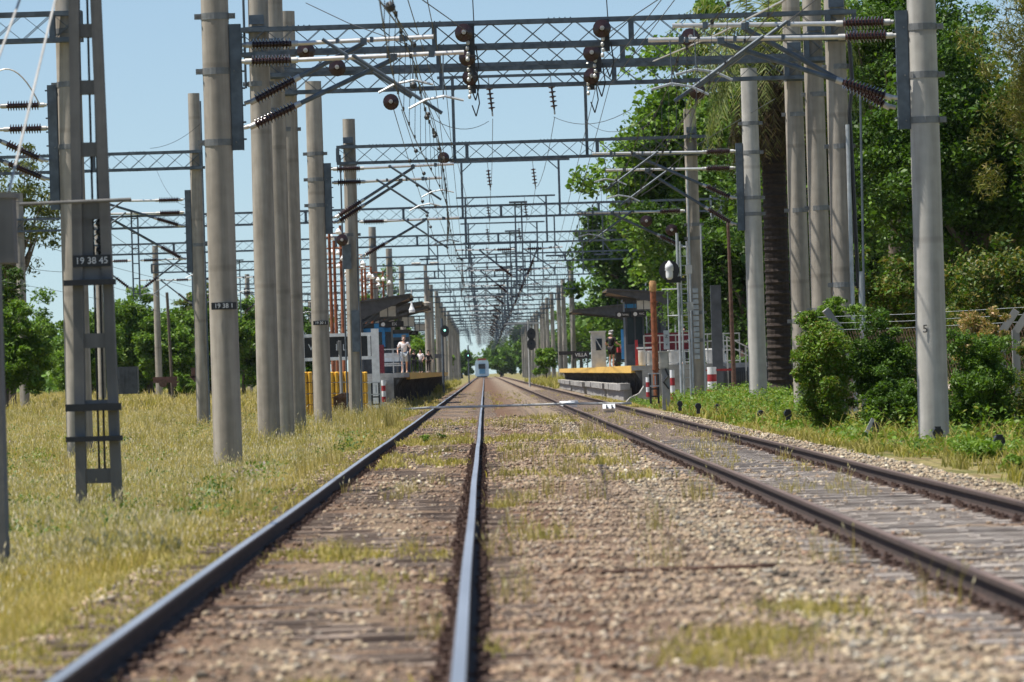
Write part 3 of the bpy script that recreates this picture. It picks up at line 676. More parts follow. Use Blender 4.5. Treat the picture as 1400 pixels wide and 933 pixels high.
# wide portals over both platforms, receding
def steel_lattice(root,x,y,H,w=.5):
    mb=MB(); zb=gzf(x,y)-.2
    for a in(-1,1):
        for b in(-1,1): mb.box((x+a*w/2,y+b*w/2,(zb+H)/2),(.07,.07,H-zb))
    z=zb+.3;k=0
    while z<H-.7:
        for yy in(y-w/2-.03,y+w/2+.03): mb.bar((x-w/2,yy,z+(.7 if k%2 else 0)),(x+w/2,yy,z+(0 if k%2 else .7)),.045,.012)
        for xx in(x-w/2-.03,x+w/2+.03): mb.bar((xx,y-w/2,z+(.7 if k%2 else 0)),(xx,y+w/2,z+(0 if k%2 else .7)),.012,.045)
        z+=.7;k+=1
    return build(mb,'lattice_mast',M['steel_light'],root)
def wide(y,xl,xm,xr,label,steel=True,group='lattice portals receding over the platforms'):
    t=thing('lattice_portal',label,'portal',(0,y,0),group)
    mast(t,xl,y,10.9,.25,.21); mast(t,xm,y,10.2,.25,.22)
    steel_lattice(t,xr,y,10.6) if steel else mast(t,xr,y,10.4,.26,.22)
    beam(t,xl-.3,xr+.4,y-.42,pitch=.7)
    feeder_frame(t,-.85,4.0,y-.42,2.2,(.45,2.7),True)
    for x,ts in((1.92,((-1,CL),(1,CR))),(-17.2,((-1,-20.2),(1,-14.0)))):
        drop_post(t,x,y-.8)
        for s,tx in ts:
            cantilever(t,t,x+s*.2,s,tx,y-.8,7.35,5.95,True)
    for x in(-2.6,-.75,3.7,6.1):
        mb=MB(); mb.box((x,y-.42,7.95),(.07,.07,TZ0*2-15.9)); mb.box((x,y-.42,6.98),(.95,.08,.08)); mb.bar((x,y-.42,7.6),(x+.45,y-.42,7.0),.05); build(mb,'hanger_arm',M['steel'],t)
        insul(t,(x-.42,y-.42,6.95),(x-.42,y-.42,6.45),k=4,n=6,name='hanger_insulator')
    return t
far_ys=[285,343,403,463,523,572,620,668,716,765,814,864,914,965,1018,1072,1128,1185]
W1=wide(285,-23,-6.5,11.8,'first wide lattice portal over the platforms, with twin channel drop post between the tracks')
for i,y in enumerate(far_ys[1:4]):
    c=copy_tree(W1); c.location.y=y; c['label']=['second wide lattice portal past the near platform ends, beam above the rusty lamp posts','third wide lattice portal, its left mast standing alone before the green trees','fourth wide lattice portal, low over the platform canopies'][i]
W2=wide(523,-21.5,-5.05,8.2,'far grey lattice portal, one of the densely overlapping row beyond the platforms',False)
for y in far_ys[5:]:
    c=copy_tree(W2); c.location.y=y; c.location.x=random.uniform(-.15,.15)

# ------------------------------------------------------------------ wires
WG='overhead wires of the catenary'
sup=[28,104,136,177,207]+far_ys
def zmess(y,top=6.95,sag=.55):
    for a,b in zip(sup[:-1],sup[1:]):
        if a<=y<=b: t=(y-a)/(b-a); return top-sag*4*t*(1-t)*min(1,(b-a)/60)
    return top
def stag(y,i=0): return .18*math.sin(y*math.pi/60+i)
def wire_thing(x,label,y0=28,y1=1185,drop=True):
    t=thing('catenary_wire',label,'overhead wire',(x,y0,5.6),WG)
    yy=[y for y in list(np.arange(y0,420,4.))+list(np.arange(420,y1,20.))]
    mb=MB(); mb.poly([V(x+stag(y),y,5.62) for y in yy],.009,n=4); build(mb,'contact_wire',M['wire'],t)
    mb=MB(); mb.poly([V(x+stag(y)*.6,y,zmess(y)) for y in yy],.011,n=4); build(mb,'messenger_wire',M['wire'],t)
    if drop:
        for k in range(62):
            y=66+k*5.6; z1=zmess(y); mb=MB(); mb.tube((x+stag(y),y,5.62),(x+stag(y)*.6,y,z1),.0055,n=4)
            mb.box((x+stag(y)*.6,y,z1),(.05,.08,.08)); mb.box((x+stag(y),y,5.65),(.035,.06,.06)); build(mb,'dropper',M['wire'],t)
    return t
wire_thing(CL,'black contact wire and messenger with droppers above the left track')
wire_thing(CR,'black contact wire and messenger with droppers above the right track')
wire_thing(-13.6,'overhead wire pair of the far left line above the grass field',60,1185,False)
wire_thing(-19.8,'outermost overhead wire pair at far left before the trees',90,1185,False)
def loose(pts,r,label,name='jumper_cable',m='wire',beads=()):
    mb=MB(); mb.poly([V(*p) for p in pts],r,n=5)
    for t in beads:
        a,b=V(*pts[0]),V(*pts[-1]); c=a+(b-a)*t; mb.lathe(c-V(0,.1,0),(0,1,0),[(0,.02),(.04,.07),(.14,.07),(.2,.02)],8)
    return solo(mb,name,M[m],label,'wire',WG)
def arc(a,b,sag,n=10):
    a=V(*a);b=V(*b); return [tuple(a+(b-a)*t-V(0,0,sag*4*t*(1-t))) for t in [i/n for i in range(n+1)]]
for x,lab in((.57,'left feeder cable hung from insulator strings above the lattice beams'),(2.82,'right feeder cable hung from insulator strings above the lattice beams')):
    pts=[]; ys_=[207]+far_ys[:9]
    for a,b in zip(ys_[:-1],ys_[1:]): pts+=arc((x,a,10.45),(x,b,10.35),.5,6)[:-1]
    loose(pts,.012,lab,'feeder_cable')
def P(px,py,Y): return tuple(at(px,py,Y))
loose(arc(P(668,166,206),P(585,158,178),.35),.011,'jumper cable curving left from the left hanging insulator string')
loose(arc(P(757,160,206),P(862,150,178),.35),.011,'jumper cable curving right from the right hanging insulator string')
loose([P(640,44,135),P(572,-4,101)],.011,'straight anchor cable climbing left from the round black insulator','anchor_cable')
loose([P(833,44,135),P(905,-4,110)],.011,'straight anchor cable climbing right from the round black insulator','anchor_cable')
loose([P(418,4,150),P(475,31,136),P(560,62,120)],.012,'anchor cable falling from the left mast top across the first beam','anchor_cable',beads=())
loose([P(514,-6,60),P(562,58,105),P(582,132,160),P(600,200,207)],.011,'beaded cable dropping from the picture top through the left arms',beads=(.3,.55,.8))
loose([P(530,4,70),P(547,32,100),P(566,62,135)],.012,'short cable with round clamps at the top left of the beams',beads=(.05,.97))
loose([P(537,146,154),P(556,210,207),P(598,340,285)],.012,'long beaded cable hanging from the lower left round insulator',beads=(.25,.4,.52,.64,.75))
loose([P(549,150,156),P(570,215,207),P(612,330,285)],.011,'second beaded cable hanging beside the lower left round insulator',beads=(.2,.34,.47,.6))
loose([P(563,90,137),P(592,160,177),P(607,222,207)],.011,'twisted cable running down past the curved white arm',beads=(.4,.6,.8))
loose([P(578,120,156),P(620,200,207),P(645,300,285)],.010,'thin cable fanning down toward the distant portals')
loose([P(1120,-4,90),P(1000,90,140),P(905,195,207),P(862,240,285)],.011,'long cable falling left from the top right masts')
loose([P(1080,-4,95),P(985,45,120),P(890,85,150)],.02,'thick pale cable rising right above the right tube arm','anchor_cable','wirelight')
loose([P(1060,135,165),P(950,200,207),P(870,268,285)],.011,'cable slanting left before the palm fronds')
loose([P(956,130,154),P(925,235,207),P(876,268,240)],.010,'cable hanging from the right round insulator')
loose(arc(P(895,150,154),P(800,165,206),.5),.009,'slack jumper cable in front of the plane tree')
for k,(px,py,pz) in enumerate([(646,-4,36),(829,-4,25)]):
    loose([P(px,py,135.4),P(px+2,pz,135.4)],.014,['upright cable at the top above the left stack of insulators','upright cable at the top above the right stack of insulators'][k],'riser_cable')
for k,(px,a,b) in enumerate([(1181,120,430),(372,-4,60),(420,130,150)]):
    pass
loose([P(1176,120,134),P(1182,440,134)],.03,'thin grey steel rod standing beside the right masts','guy_rod','steel')
loose([P(76,-4,52),P(12,262,50)],.012,'pale guy cable slanting down to the grey box at far left','guy_cable','wirelight')
loose([P(28,-4,50),P(-10,100,49)],.012,'short pale guy cable in the top left corner','guy_cable','wirelight')
loose(arc(P(-5,99,127),P(55,145,127),-.35),.018,'bent white cable in the upper left by the insulators','jumper_cable','wirelight')
loose(arc(P(275,168,206),P(205,203,206),.2),.008,'thin cable curving left from the slim shaded mast')
loose(arc(P(214,233,285),P(278,268,207),.9),.009,'thin beaded cable sagging toward the slim shaded mast')
for k,(x,z) in enumerate([(-.9,8.0),(4.0,7.9),(-1.2,7.5),(3.6,7.6)]):
    loose([(x,62,z-.4),(x*.9,154,8.9),(x*1.05,285,7.2),(x,403,7.0)],.0095,['second messenger wire over the left track','second messenger wire over the right track','lower auxiliary wire over the left track','lower auxiliary wire over the right track'][k]+', slightly steeper than its neighbour','messenger_wire')
# ------------------------------------------------------------------ people
def skin_mesh(name,vs,es,rad,m,parent,sub=1):
    me=bpy.data.meshes.new(name); me.from_pydata([tuple(v) for v in vs],es,[])
    o=bpy.data.objects.new(name,me); COL.objects.link(o)
    s=o.modifiers.new('s','SKIN'); 
    for i,r in enumerate(rad): me.skin_vertices[0].data[i].radius=(r,r) if not isinstance(r,tuple) else r
    me.skin_vertices[0].data[0].use_root=True; s.use_smooth_shade=True
    u=o.modifiers.new('u','SUBSURF'); u.levels=sub; u.render_levels=sub
    bpy.context.view_layer.update()
    n=bpy.data.meshes.new_from_object(o.evaluated_get(bpy.context.evaluated_depsgraph_get()))
    bpy.data.objects.remove(o); n.materials.clear(); n.materials.append(m)
    r=bpy.data.objects.new(name,n); COL.objects.link(r); r.parent=parent; ORG[r.name]=ORG[parent.name]
    return r
def person(loc,rz,H,label,shirt,legs,long_legs=True,sleeves=False,hair='darkhair',stride=.0,arm=.1,cap=None,shoe='black',bend=0.,skirt=False,group='people on the platforms'):
    t=thing('person',label,'person',loc,group); t.rotation_euler.z=rz
    ORG[t.name]=Vector((0,0,0)); k=H/1.75
    J={}
    J['pel']=V(0,0,.95);J['wst']=V(0,.01,1.08);J['che']=V(0,.03+bend*.3,1.28);J['sht']=V(0,.02+bend*.5,1.42);J['nec']=V(0,.03+bend*.6,1.50);J['jaw']=V(0,.05+bend*.7,1.57);J['hea']=V(0,.045+bend*.7,1.655);J['top']=V(0,.03+bend*.7,1.72)
    J['nos']=V(0,.135+bend*.7,1.615)
    for s,n in((-1,'l'),(1,'r')):
        st=stride*s
        J['sh'+n]=V(s*.18,.02+bend*.5,1.41);J['el'+n]=V(s*(.245+arm*.3),-.01+bend*.4+.05*arm,1.13);J['wr'+n]=V(s*(.255+arm*.15),.05+bend*.5+arm*.9,.89+arm*.5)
        J['pa'+n]=J['wr'+n]+V(0,.02,-.075)
        for q in range(4): J['f%d'%q+n]=J['pa'+n]+V(s*.004,.035-.022*q,-.06-.012*(q in(1,2))); J['g%d'%q+n]=J['f%d'%q+n]+V(-s*.012,.008,-.04)
        J['th'+n]=J['wr'+n]+V(-s*.01,.05,-.055); J['t2'+n]=J['th'+n]+V(-s*.005,.018,-.04)
        J['hp'+n]=V(s*.095,0,.90);J['kn'+n]=V(s*.10,.03+st*.18,.50);J['an'+n]=V(s*.10,-.02+st*.32,.085);J['to'+n]=V(s*.115,.13+st*.32,.03);J['he'+n]=V(s*.10,-.06+st*.32,.035)
    rd=dict(pel=.135,wst=.125,che=.15,sht=.10,nec=.052,jaw=.07,hea=.088,top=.055,nos=.014)
    for n in'lr':
        rd.update({'sh'+n:.062,'el'+n:.043,'wr'+n:.029,'pa'+n:(.034,.018),'hp'+n:.088,'kn'+n:.055,'an'+n:.037,'to'+n:.032,'he'+n:.035,'th'+n:.011,'t2'+n:.009})
        for q in range(4): rd['f%d'%q+n]=.009; rd['g%d'%q+n]=.008
    E=[('pel','wst'),('wst','che'),('che','sht'),('sht','nec'),('nec','jaw'),('jaw','hea'),('hea','top'),('hea','nos')]
    for n in'lr':
        E+=[('sht','sh'+n),('sh'+n,'el'+n),('el'+n,'wr'+n),('wr'+n,'pa'+n),('wr'+n,'th'+n),('th'+n,'t2'+n),('pel','hp'+n),('hp'+n,'kn'+n),('kn'+n,'an'+n),('an'+n,'to'+n),('an'+n,'he'+n)]
        E+=[('pa'+n,'f%d'%q+n) for q in range(4)]+[('f%d'%q+n,'g%d'%q+n) for q in range(4)]
    def mk(name,E,grow,m,over={}):
        ks=[]; 
        for a,b in E:
            for c in(a,b):
                if c not in ks: ks.append(c)
        return skin_mesh(name,[J[c]*k for c in ks],[(ks.index(a),ks.index(b)) for a,b in E],[tuple((x+grow)*k for x in over.get(c,rd[c])) if isinstance(over.get(c,rd[c]),tuple) else (over.get(c,rd[c])+grow)*k for c in ks],M[m],t)
    mk('body',E,0,'skin')
    top=[('pel','wst'),('wst','che'),('che','sht')]
    for n in'lr':
        J['se'+n]=J['sh'+n].lerp(J['el'+n],.75); rd['se'+n]=.05
        top+=[('sht','sh'+n),('sh'+n,'el'+n),('el'+n,'wr'+n)] if sleeves else [('sht','sh'+n),('sh'+n,'se'+n)]
    mk('shirt',top,.018,shirt)
    lg=[]
    for n in'lr':
        J['kk'+n]=J['hp'+n].lerp(J['kn'+n],.98 if not skirt else .8); rd['kk'+n]=.072 if not skirt else .1
        lg+=[('pel','hp'+n)]+([('hp'+n,'kn'+n),('kn'+n,'an'+n)] if long_legs else [('hp'+n,'kk'+n)])
    mk('trousers' if long_legs else 'shorts',lg,.016,legs)
    for n in'lr': mk('shoe',[('he'+n,'to'+n)],.02,shoe)
    J['h1']=J['hea']+V(0,-.02,.03);J['h2']=J['top']+V(0,-.02,.012);J['h3']=J['hea']+V(0,-.045,-.05);rd.update(h1=.088,h2=.06,h3=.06)
    mk('cap' if cap else 'hair',[('h1','h2'),('h1','h3')],.008,cap or hair)
    mb=MB()
    for s in(-1,1): 
        c=J['hea']*k+V(s*.034,.082,-.02)*k; mb.lathe(c,(0,1,0),[(0,.010),(.008,.006)],6)
    c=J['jaw']*k+V(0,.062,.005)*k; mb.box(c,(.045,.02,.008)); e=build(mb,'face_marks',M['darkhair'],t)
    return t
PT=1.35
person((-3.72,266,PT),R(178),1.72,'man in white shirt and pale denim shorts walking along the left platform edge','shirt','denim',False,False,'hair',.5,.25,shoe='shirt')
person((-5.15,420,PT),R(30),1.72,'person in black with dark trousers in the group, beside the crouched red one','blackcloth','blackcloth',True,True,arm=.15)
person((-4.75,428,PT),R(150),1.74,'person in white top and black trousers standing in the dark group','shirt','blackcloth',True,False,arm=.2)
person((-4.25,434,PT),R(200),1.68,'person all in black standing apart at the right of the group','blackcloth','blackcloth',True,True,arm=.25)
person((-5.5,412,PT),R(160),1.15,'small child in dark red clothes standing beside the dark group','redcloth','redcloth',True,True,arm=.3)
person((6.52,292,PT),R(-35),1.82,'person in black dress and pale cap with white shoes on the right platform','blackcloth','blackcloth',False,False,arm=.35,cap='cloth_light',shoe='shirt',skirt=True)
person((9.0,256,PT),R(170),1.66,'dark haired person looking over the dark red railing panel','blackcloth','blackcloth',True,True,arm=.2)
person((11.25,250,.25),R(200),1.72,'person in lime vest and dark trousers on the access ramp','hiviz','blackcloth',True,False,arm=.2,bend=.12)

# ------------------------------------------------------------------ platforms
def platform(xe,s,y0,y1,yy,label):
    """xe: track edge, s: +1 platform extends to +X"""
    t=thing('platform',label,'platform',(xe+s*3,y0,0),'station platforms')
    mb=MB(); mb.span((xe+s*.45,y0+.05,-.5),(xe+s*6,y1,PT-.2)); 
    for k in range(int((y1-y0)/3)): mb.box((xe+s*.42,y0+1.5+k*3,(PT-.7)/2),(.10,.25,PT+.2))
    wm=M['shadewall']; build(mb,'retaining_wall',wm,t); mb=MB(); mb.span((xe+s*.43,y0,-.5),(xe+s*3.2,y0+.045,PT-.205)); build(mb,'end_wall',M['plat'],t)
    mb=MB(); mb.span((xe,y0,PT-.2),(xe+s*6,y1,PT)); build(mb,'deck',M['plat'],t)
    mb=MB(); mb.span((xe-s*.03,yy,PT-.30),(xe+s*.6,y1,PT+.012)); build(mb,'yellow_edge',M['yellow'],t)
    # haunches under the overhang
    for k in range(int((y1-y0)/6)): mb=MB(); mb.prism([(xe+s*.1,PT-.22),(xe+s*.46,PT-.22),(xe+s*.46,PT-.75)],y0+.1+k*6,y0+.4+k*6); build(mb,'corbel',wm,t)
    return t
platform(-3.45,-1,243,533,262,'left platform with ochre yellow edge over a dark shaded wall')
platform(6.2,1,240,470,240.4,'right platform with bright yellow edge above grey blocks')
# curved concrete ramp foot at the right platform end
mb=MB(); mb.prism([(5.75,-.3),(6.9,-.3),(6.65,.5),(6.45,.2),(6.05,.02)],238.6,240); solo(mb,'concrete_footing',M['plat'],'pale sloping concrete footing at the near end of the right platform','footing')
for k,(y0,y1,x0,h) in enumerate([(241.2,247,5.72,.62),(249.5,281,5.86,.56),(286,338,5.9,.54),(346,393,5.88,.5),(402,462,5.92,.5)]):
    mb=MB(); y=y0
    while y<y1-.5:
        L=min(random.uniform(2.2,4.2),y1-y); j=random.uniform(-.03,.03); mb.box((x0+.2+j,y+L/2,h-.14),(.42,L,.28),random.uniform(-.004,.004)); mb.box((x0+.30,y+L/2,h/2-.2),(.36,L*.93,h)); y+=L
    solo(mb,'concrete_block',M['plat'],['cracked concrete block nearest the footing, below the yellow edge','long grey concrete block lying second from the platform end','grey concrete block with black gap, under the middle of the yellow edge','grey concrete block before the last one at the platform foot','farthest concrete block at the platform foot beside the lit masts'][k],'concrete block','concrete blocks along the right platform foot')
# canopies: cantilevered wedges open to the track
def canopy(xt,s,y0,L,zt,w,th,label,slope=.35):
    t=thing('platform_canopy',label,'canopy',(xt+s*w,y0,PT),'platform canopies')
    mb=MB(); pts=[(xt,zt),(xt+s*.05,zt+.12),(xt+s*w,zt+.12-slope),(xt+s*w,zt-slope-th),(xt+s*w*.55,zt-slope*.6-th*.55)]
    mb.prism(pts,y0,y0+.12); build(mb,'end_girder',M['roof'],t); mb=MB(); mb.prism(pts,y0+L-.12,y0+L); build(mb,'end_girder',M['roof'],t)
    mb=MB(); mb.prism([(xt+s*.02,zt+.13),(xt+s*w,zt+.13-slope),(xt+s*w,zt+.19-slope),(xt+s*.02,zt+.19)],y0-.2,y0+L+.2); build(mb,'roof',M['roof'],t)
    mb=MB()
    for k in range(int(L/.5)): mb.prism([(xt+s*.2,zt-.02),(xt+s*w*.95,zt-slope-.1),(xt+s*w*.95,zt-slope+.02),(xt+s*.2,zt+.06)],y0+.25+k*.5,y0+.5+k*.5-.05)
    build(mb,'slatted_soffit',M['slat'],t)
    for yy in(y0+L*.2,y0+L*.8):
        mb=MB(); mb.tube((xt+s*w*.9,yy,PT),(xt+s*w*.9,yy,zt-slope),.11,n=10); mb.bar((xt+s*w*.9,yy,zt-slope-1.0),(xt+s*w*.5,yy,zt-slope*.6-.3),.09); build(mb,'column',M['slate'],t)
    return t
canopy(-3.4,-1,272,11,4.95,2.9,.85,'nearest left canopy, dark wedge roof tapering to a point above the track edge')
canopy(-3.45,-1,330,10,5.3,3.4,.6,'second left canopy, thin dark roof behind the white lamp')
canopy(-3.45,-1,372,10,5.55,3.6,.5,'third left canopy, farthest thin dark roof before the concrete masts')
canopy(6.15,1,283,11,5.05,3.2,.5,'nearer right canopy, slatted dark roof reaching the rusty column',slope=.25)
canopy(6.2,1,398,14,5.25,4.6,.95,'farther right canopy, wide sloping roof above the grey cabinet',slope=-.4)
# screens hung from the canopies
def hung_box(px0,px1,py0,py1,Y,label,m='panelgrey',name='information_screen',cat='screen',grp='boxes hung under the canopies'):
    a=at(px0,py0,Y); b=at(px1,py1,Y); t=thing(name,label,cat,((a.x+b.x)/2,Y,b.z),grp)
    mb=MB(); mb.span((a.x,Y,b.z),(b.x,Y+.35,a.z)); build(mb,'casing',M['slate'],t)
    mb=MB(); w=(b.x-a.x)
    for k in range(2): mb.span((a.x+w*(.04+.49*k),Y-.012,b.z+.05),(a.x+w*(.47+.49*k),Y+.01,a.z-.05))
    build(mb,'panel',M[m],t); mb=MB(); mb.tube(((a.x+b.x)/2,Y+.17,a.z),((a.x+b.x)/2,Y+.17,a.z+.5),.03,n=6); build(mb,'hanger',M['slate'],t); return t
hung_box(518,542,418,434,276,'pale double box hanging under the nearest left canopy')
hung_box(549,567,433,447,334,'square pale box under the second left canopy')
hung_box(566,581,443,453,376,'small pale box under the third left canopy')
hung_box(870,890,410,424,284,'beige box under the nearer right canopy beside the rusty column')
def sign(px0,px1,py0,py1,Y,txt,label,size,dots=True,tcol='white'):
    a=at(px0,py0,Y); b=at(px1,py1,Y); t=thing('hanging_sign',label,'sign',((a.x+b.x)/2,Y,b.z),'black signs under the canopies')
    mb=MB(); mb.span((a.x,Y,b.z),(b.x,Y+.12,a.z)); build(mb,'board',M['black'],t)
    text(txt,size,((a.x+b.x)/2+.15,Y-.012,(a.z+b.z)/2),t,M[tcol])
    if dots:
        mb=MB(); mb.lathe((a.x+.2,Y-.02,(a.z+b.z)/2),(0,1,0),[(0,.10),(.02,.10)],12); build(mb,'pictogram_dot',M['white'],t)
    mb=MB(); 
    for q in(.2,.8): mb.tube((a.x+(b.x-a.x)*q,Y+.06,a.z),(a.x+(b.x-a.x)*q,Y+.06,a.z+.55),.02,n=5)
    build(mb,'hanger',M['slate'],t)
    return t
sign(518,552,440,447,279,'EX','black sign with white letters under the nearest left canopy',.2)
sign(552,572,453,458,338,'ooo','black sign with tiny white dots under the second left canopy',.14,False)
sign(841,861,427,434,286,'Salida','black sign with white dot and word below the right canopies',.14)
sign(863,884,426,433,285.3,'WC','black sign with white dot beside the red pipe column',.15)
# kiosks
def kiosk(x0,x1,y0,y1,z1,label,face=-1,bar=None):
    t=thing('platform_kiosk',label,'kiosk',((x0+x1)/2,y0,PT),'kiosks on the platforms')
    mb=MB(); mb.span((x0,y0,PT),(x1,y1,z1)); build(mb,'wall',M['slate'],t)
    mb=MB(); mb.span((x0-.1,y0-.15,z1),(x1+.1,y1+.1,z1+.12)); build(mb,'roof',M['roof'],t)
    mb=MB(); w=x1-x0
    for k in range(2): mb.span((x0+w*(.1+.45*k),y0-.02,PT+1.1),(x0+w*(.45+.45*k),y0+.01,z1-.5))
    build(mb,'window',M['glass'],t)
    mb=MB(); mb.span((x0,y0-.06,z1-.32),(x1,y0-.01,z1-.12)); build(mb,'blue_band',M['blue'],t)
    return t
kiosk(-6.6,-4.55,281,287,3.72,'dark kiosk with blue band under the nearest left canopy')
kiosk(-6.4,-4.4,336,342,3.8,'second dark kiosk with blue band beyond the man in white')
t=kiosk(7.15,8.1,287,291,4.6,'tall slate kiosk wall under the right canopies')
mb=MB(); a=at(851,460,286.8); mb.box((a.x,286.8,a.z-.4),(.13,.2,1.5)); solo(mb,'blue_column',M['blue'],'bright blue upright strip before the slate kiosk wall','column')
a=at(524,448,280.5); mb=MB(); mb.box((a.x,280.5,a.z-.35),(.14,.14,1.2)); mb.box((a.x-.2,280.4,a.z+.05),(.5,.3,.3)); solo(mb,'ticket_reader',[M['blue']],'blue post with box head in front of the left kiosk','post')
t=thing('metal_cabinet','pale grey metal cabinet with braced dark window beside the person in black','cabinet',(6.75,318,PT)); mb=MB(); a=at(808,455,318); b=at(829,500,318)
mb.span((a.x,318,PT),(b.x,319.2,a.z)); mb.span((a.x-.08,317.9,a.z),(b.x+.05,319.3,a.z+.08)); build(mb,'casing',M['panelgrey'],t)
mb=MB(); mb.span((a.x+.25,317.97,a.z-1.0),(b.x-.2,318.01,a.z-.35)); build(mb,'window',M['glass'],t)
mb=MB(); mb.bar((a.x+.25,317.95,a.z-.35),(b.x-.2,317.95,a.z-1.0),.05); build(mb,'brace',M['steel_light'],t)
# luggage and seats by the person in black
t=thing('luggage_trolley','dark loaded trolley with red bag standing beside the person in black','trolley',(7.1,293,PT)); mb=MB()
mb.box((7.1,293,PT+.25),(.9,.5,.06)); mb.box((7.0,293,PT+.5),(.5,.4,.42)); mb.tube((7.5,293,PT+.2),(7.6,293,PT+1.0),.025,n=6); build(mb,'frame',M['black'],t)
mb=MB(); mb.box((7.05,292.95,PT+.86),(.42,.3,.26),.2); build(mb,'bag',M['red'],t)
for s in(-1,1): mb=MB(); mb.tube((7.1+s*.35,292.8,PT+.11),(7.1+s*.35,292.88,PT+.11),.11,n=12); build(mb,'wheel',M['black'],t)
# station name signs
t=thing('station_sign','white framed black station sign reading VILLA at left','sign',(-7,226,.0)); 
a=at(414,462,226); b=at(507,487,226); mb=MB(); mb.span((a.x,226,b.z),(b.x,226.06,a.z)); build(mb,'board',M['black'],t)
mb=MB(); mb.span((a.x-.2,225.94,a.z),(b.x+.32,226.12,a.z+.13)); mb.span((a.x-.2,225.94,b.z-.13),(b.x+.32,226.12,b.z)); mb.span((b.x-.12,225.93,b.z),(b.x,225.99,a.z)); build(mb,'frame',M['white'],t)
for x in(b.x+.18,a.x-.1): mb=MB(); mb.box((x,226.03,(a.z+.25-.1)/2+.05),(.30,.2,a.z+.3)); build(mb,'post',M['white'],t)
for px,ch in((425,'V'),(440,'I'),(461.5,'L'),(471,'L'),(484,'A')):
    c=at(px,475.5,225.98); text(ch,.36,(c.x,225.985,c.z),t,M['white'])
t=thing('station_sign','small distant black station sign with white letters on the right platform','sign',(7,400,PT)); a=at(783,481,400); b=at(806,490,400)
mb=MB(); mb.span((a.x,400,b.z),(b.x,400.08,a.z)); build(mb,'board',M['black'],t); text('VILLA',.34,((a.x+b.x)/2,399.98,(a.z+b.z)/2),t,M['white'])
for q in(.12,.88): mb=MB(); mb.tube((a.x+(b.x-a.x)*q,400.1,PT),(a.x+(b.x-a.x)*q,400.1,a.z),.04,n=6); build(mb,'post',M['slate'],t)
mb=MB(); a=at(774,483,425); mb.box((a.x+.1,425,a.z),(1.3,.08,.28)); mb.tube((a.x-.3,425.1,PT),(a.x-.3,425.1,a.z),.04,n=6); mb.tube((a.x+.5,425.1,PT),(a.x+.5,425.1,a.z),.04,n=6)
solo(mb,'station_sign',M['black'],'farthest black board on posts left of the small station sign','sign')
mb=MB(); a=at(601,487,440); mb.box((a.x,440,a.z),(.75,.1,.32)); mb.tube((a.x,440.1,PT),(a.x,440.1,a.z),.05,n=6); solo(mb,'station_sign',M['slate'],'grey board beside the person all in black','sign')
# lamp posts: rusty poles with white floodlights
def lamp_post(x,y,H,label,arm=.8):
    t=thing('lamp_post',label,'lamp post',(x,y,PT),'rusty lamp posts along the left platform')
    mb=MB(); mb.tube((x,y,PT if y>243 else -.2),(x,y,H),.085,.06,n=10); mb.tube((x-arm/2,y,H-.35),(x+arm/2,y,H-.35),.03,n=6); mb.tube((x-arm/2,y,H-1.0),(x+arm/2,y,H-1.0),.03,n=6); build(mb,'pole',M['rust'],t,True)
    for s,dz in((-1,-.35),(1,-.6),(-1,-1.0)):
        mb=MB(); mb.lathe((x+s*arm*.5,y-.1,H+dz-.06),(0,-.5,-1),[(0,.05),(.08,.09),(.18,.14),(.21,.14)],10); build(mb,'floodlight',M['white'],t,True)
    return t
lp=lamp_post(-6.52,246,8.3,'tall rusty pole with white floodlights, nearest of the platform row')
for i,y in enumerate([250,256,279,287,296,305,316,328,341,356,372]):
    c=copy_tree(lp); c.location.y=y; c.location.x=-6.4+random.uniform(-.2,.15); c.location.z=PT-random.uniform(.2,1.1)
    c['label']=['rusty pole just right of the nearest one, behind the station sign','rusty pole at the left edge of the second topped mast'][i] if i<2 else 'rusty lamp pole in the dense row above the left canopies'
t=thing('floodlight_mast','white floodlight mast with double crossarms behind the left canopies','floodlight mast',(-4.6,468,PT)); mb=MB(); a=at(588,362,468)
mb.tube((-4.6,468,PT),(-4.6,468,a.z),.22,.14,n=12); mb.lathe((-4.6,468,6.3),(0,0,1),[(0,.2),(.1,.42),(.8,.42),(.9,.2)],14); build(mb,'pole',M['pole'],t,True)
for zz in(a.z,a.z-1.1): mb=MB(); mb.box((-4.6,468,zz),(1.8,.14,.14)); build(mb,'crossarm',M['panelgrey'],t)
for s in(-1,1): mb=MB(); mb.box((-4.6+s*.75,467.85,a.z+.1),(.75,.35,.16),0,0,.2); build(mb,'floodlight',M['beige'],t)
a=at(563,420,320); mb=MB(); mb.lathe((a.x,320,a.z-.3),(0,0,1),[(0,.16),(.15,.17),(.32,.09),(.5,.05),(.62,.05)],12); mb.tube((a.x,320,a.z+.3),(a.x,320,a.z+1.0),.02,n=5)
solo(mb,'pendant_lamp',M['white'],'white bell shaped lamp hanging between the left canopies','lamp')
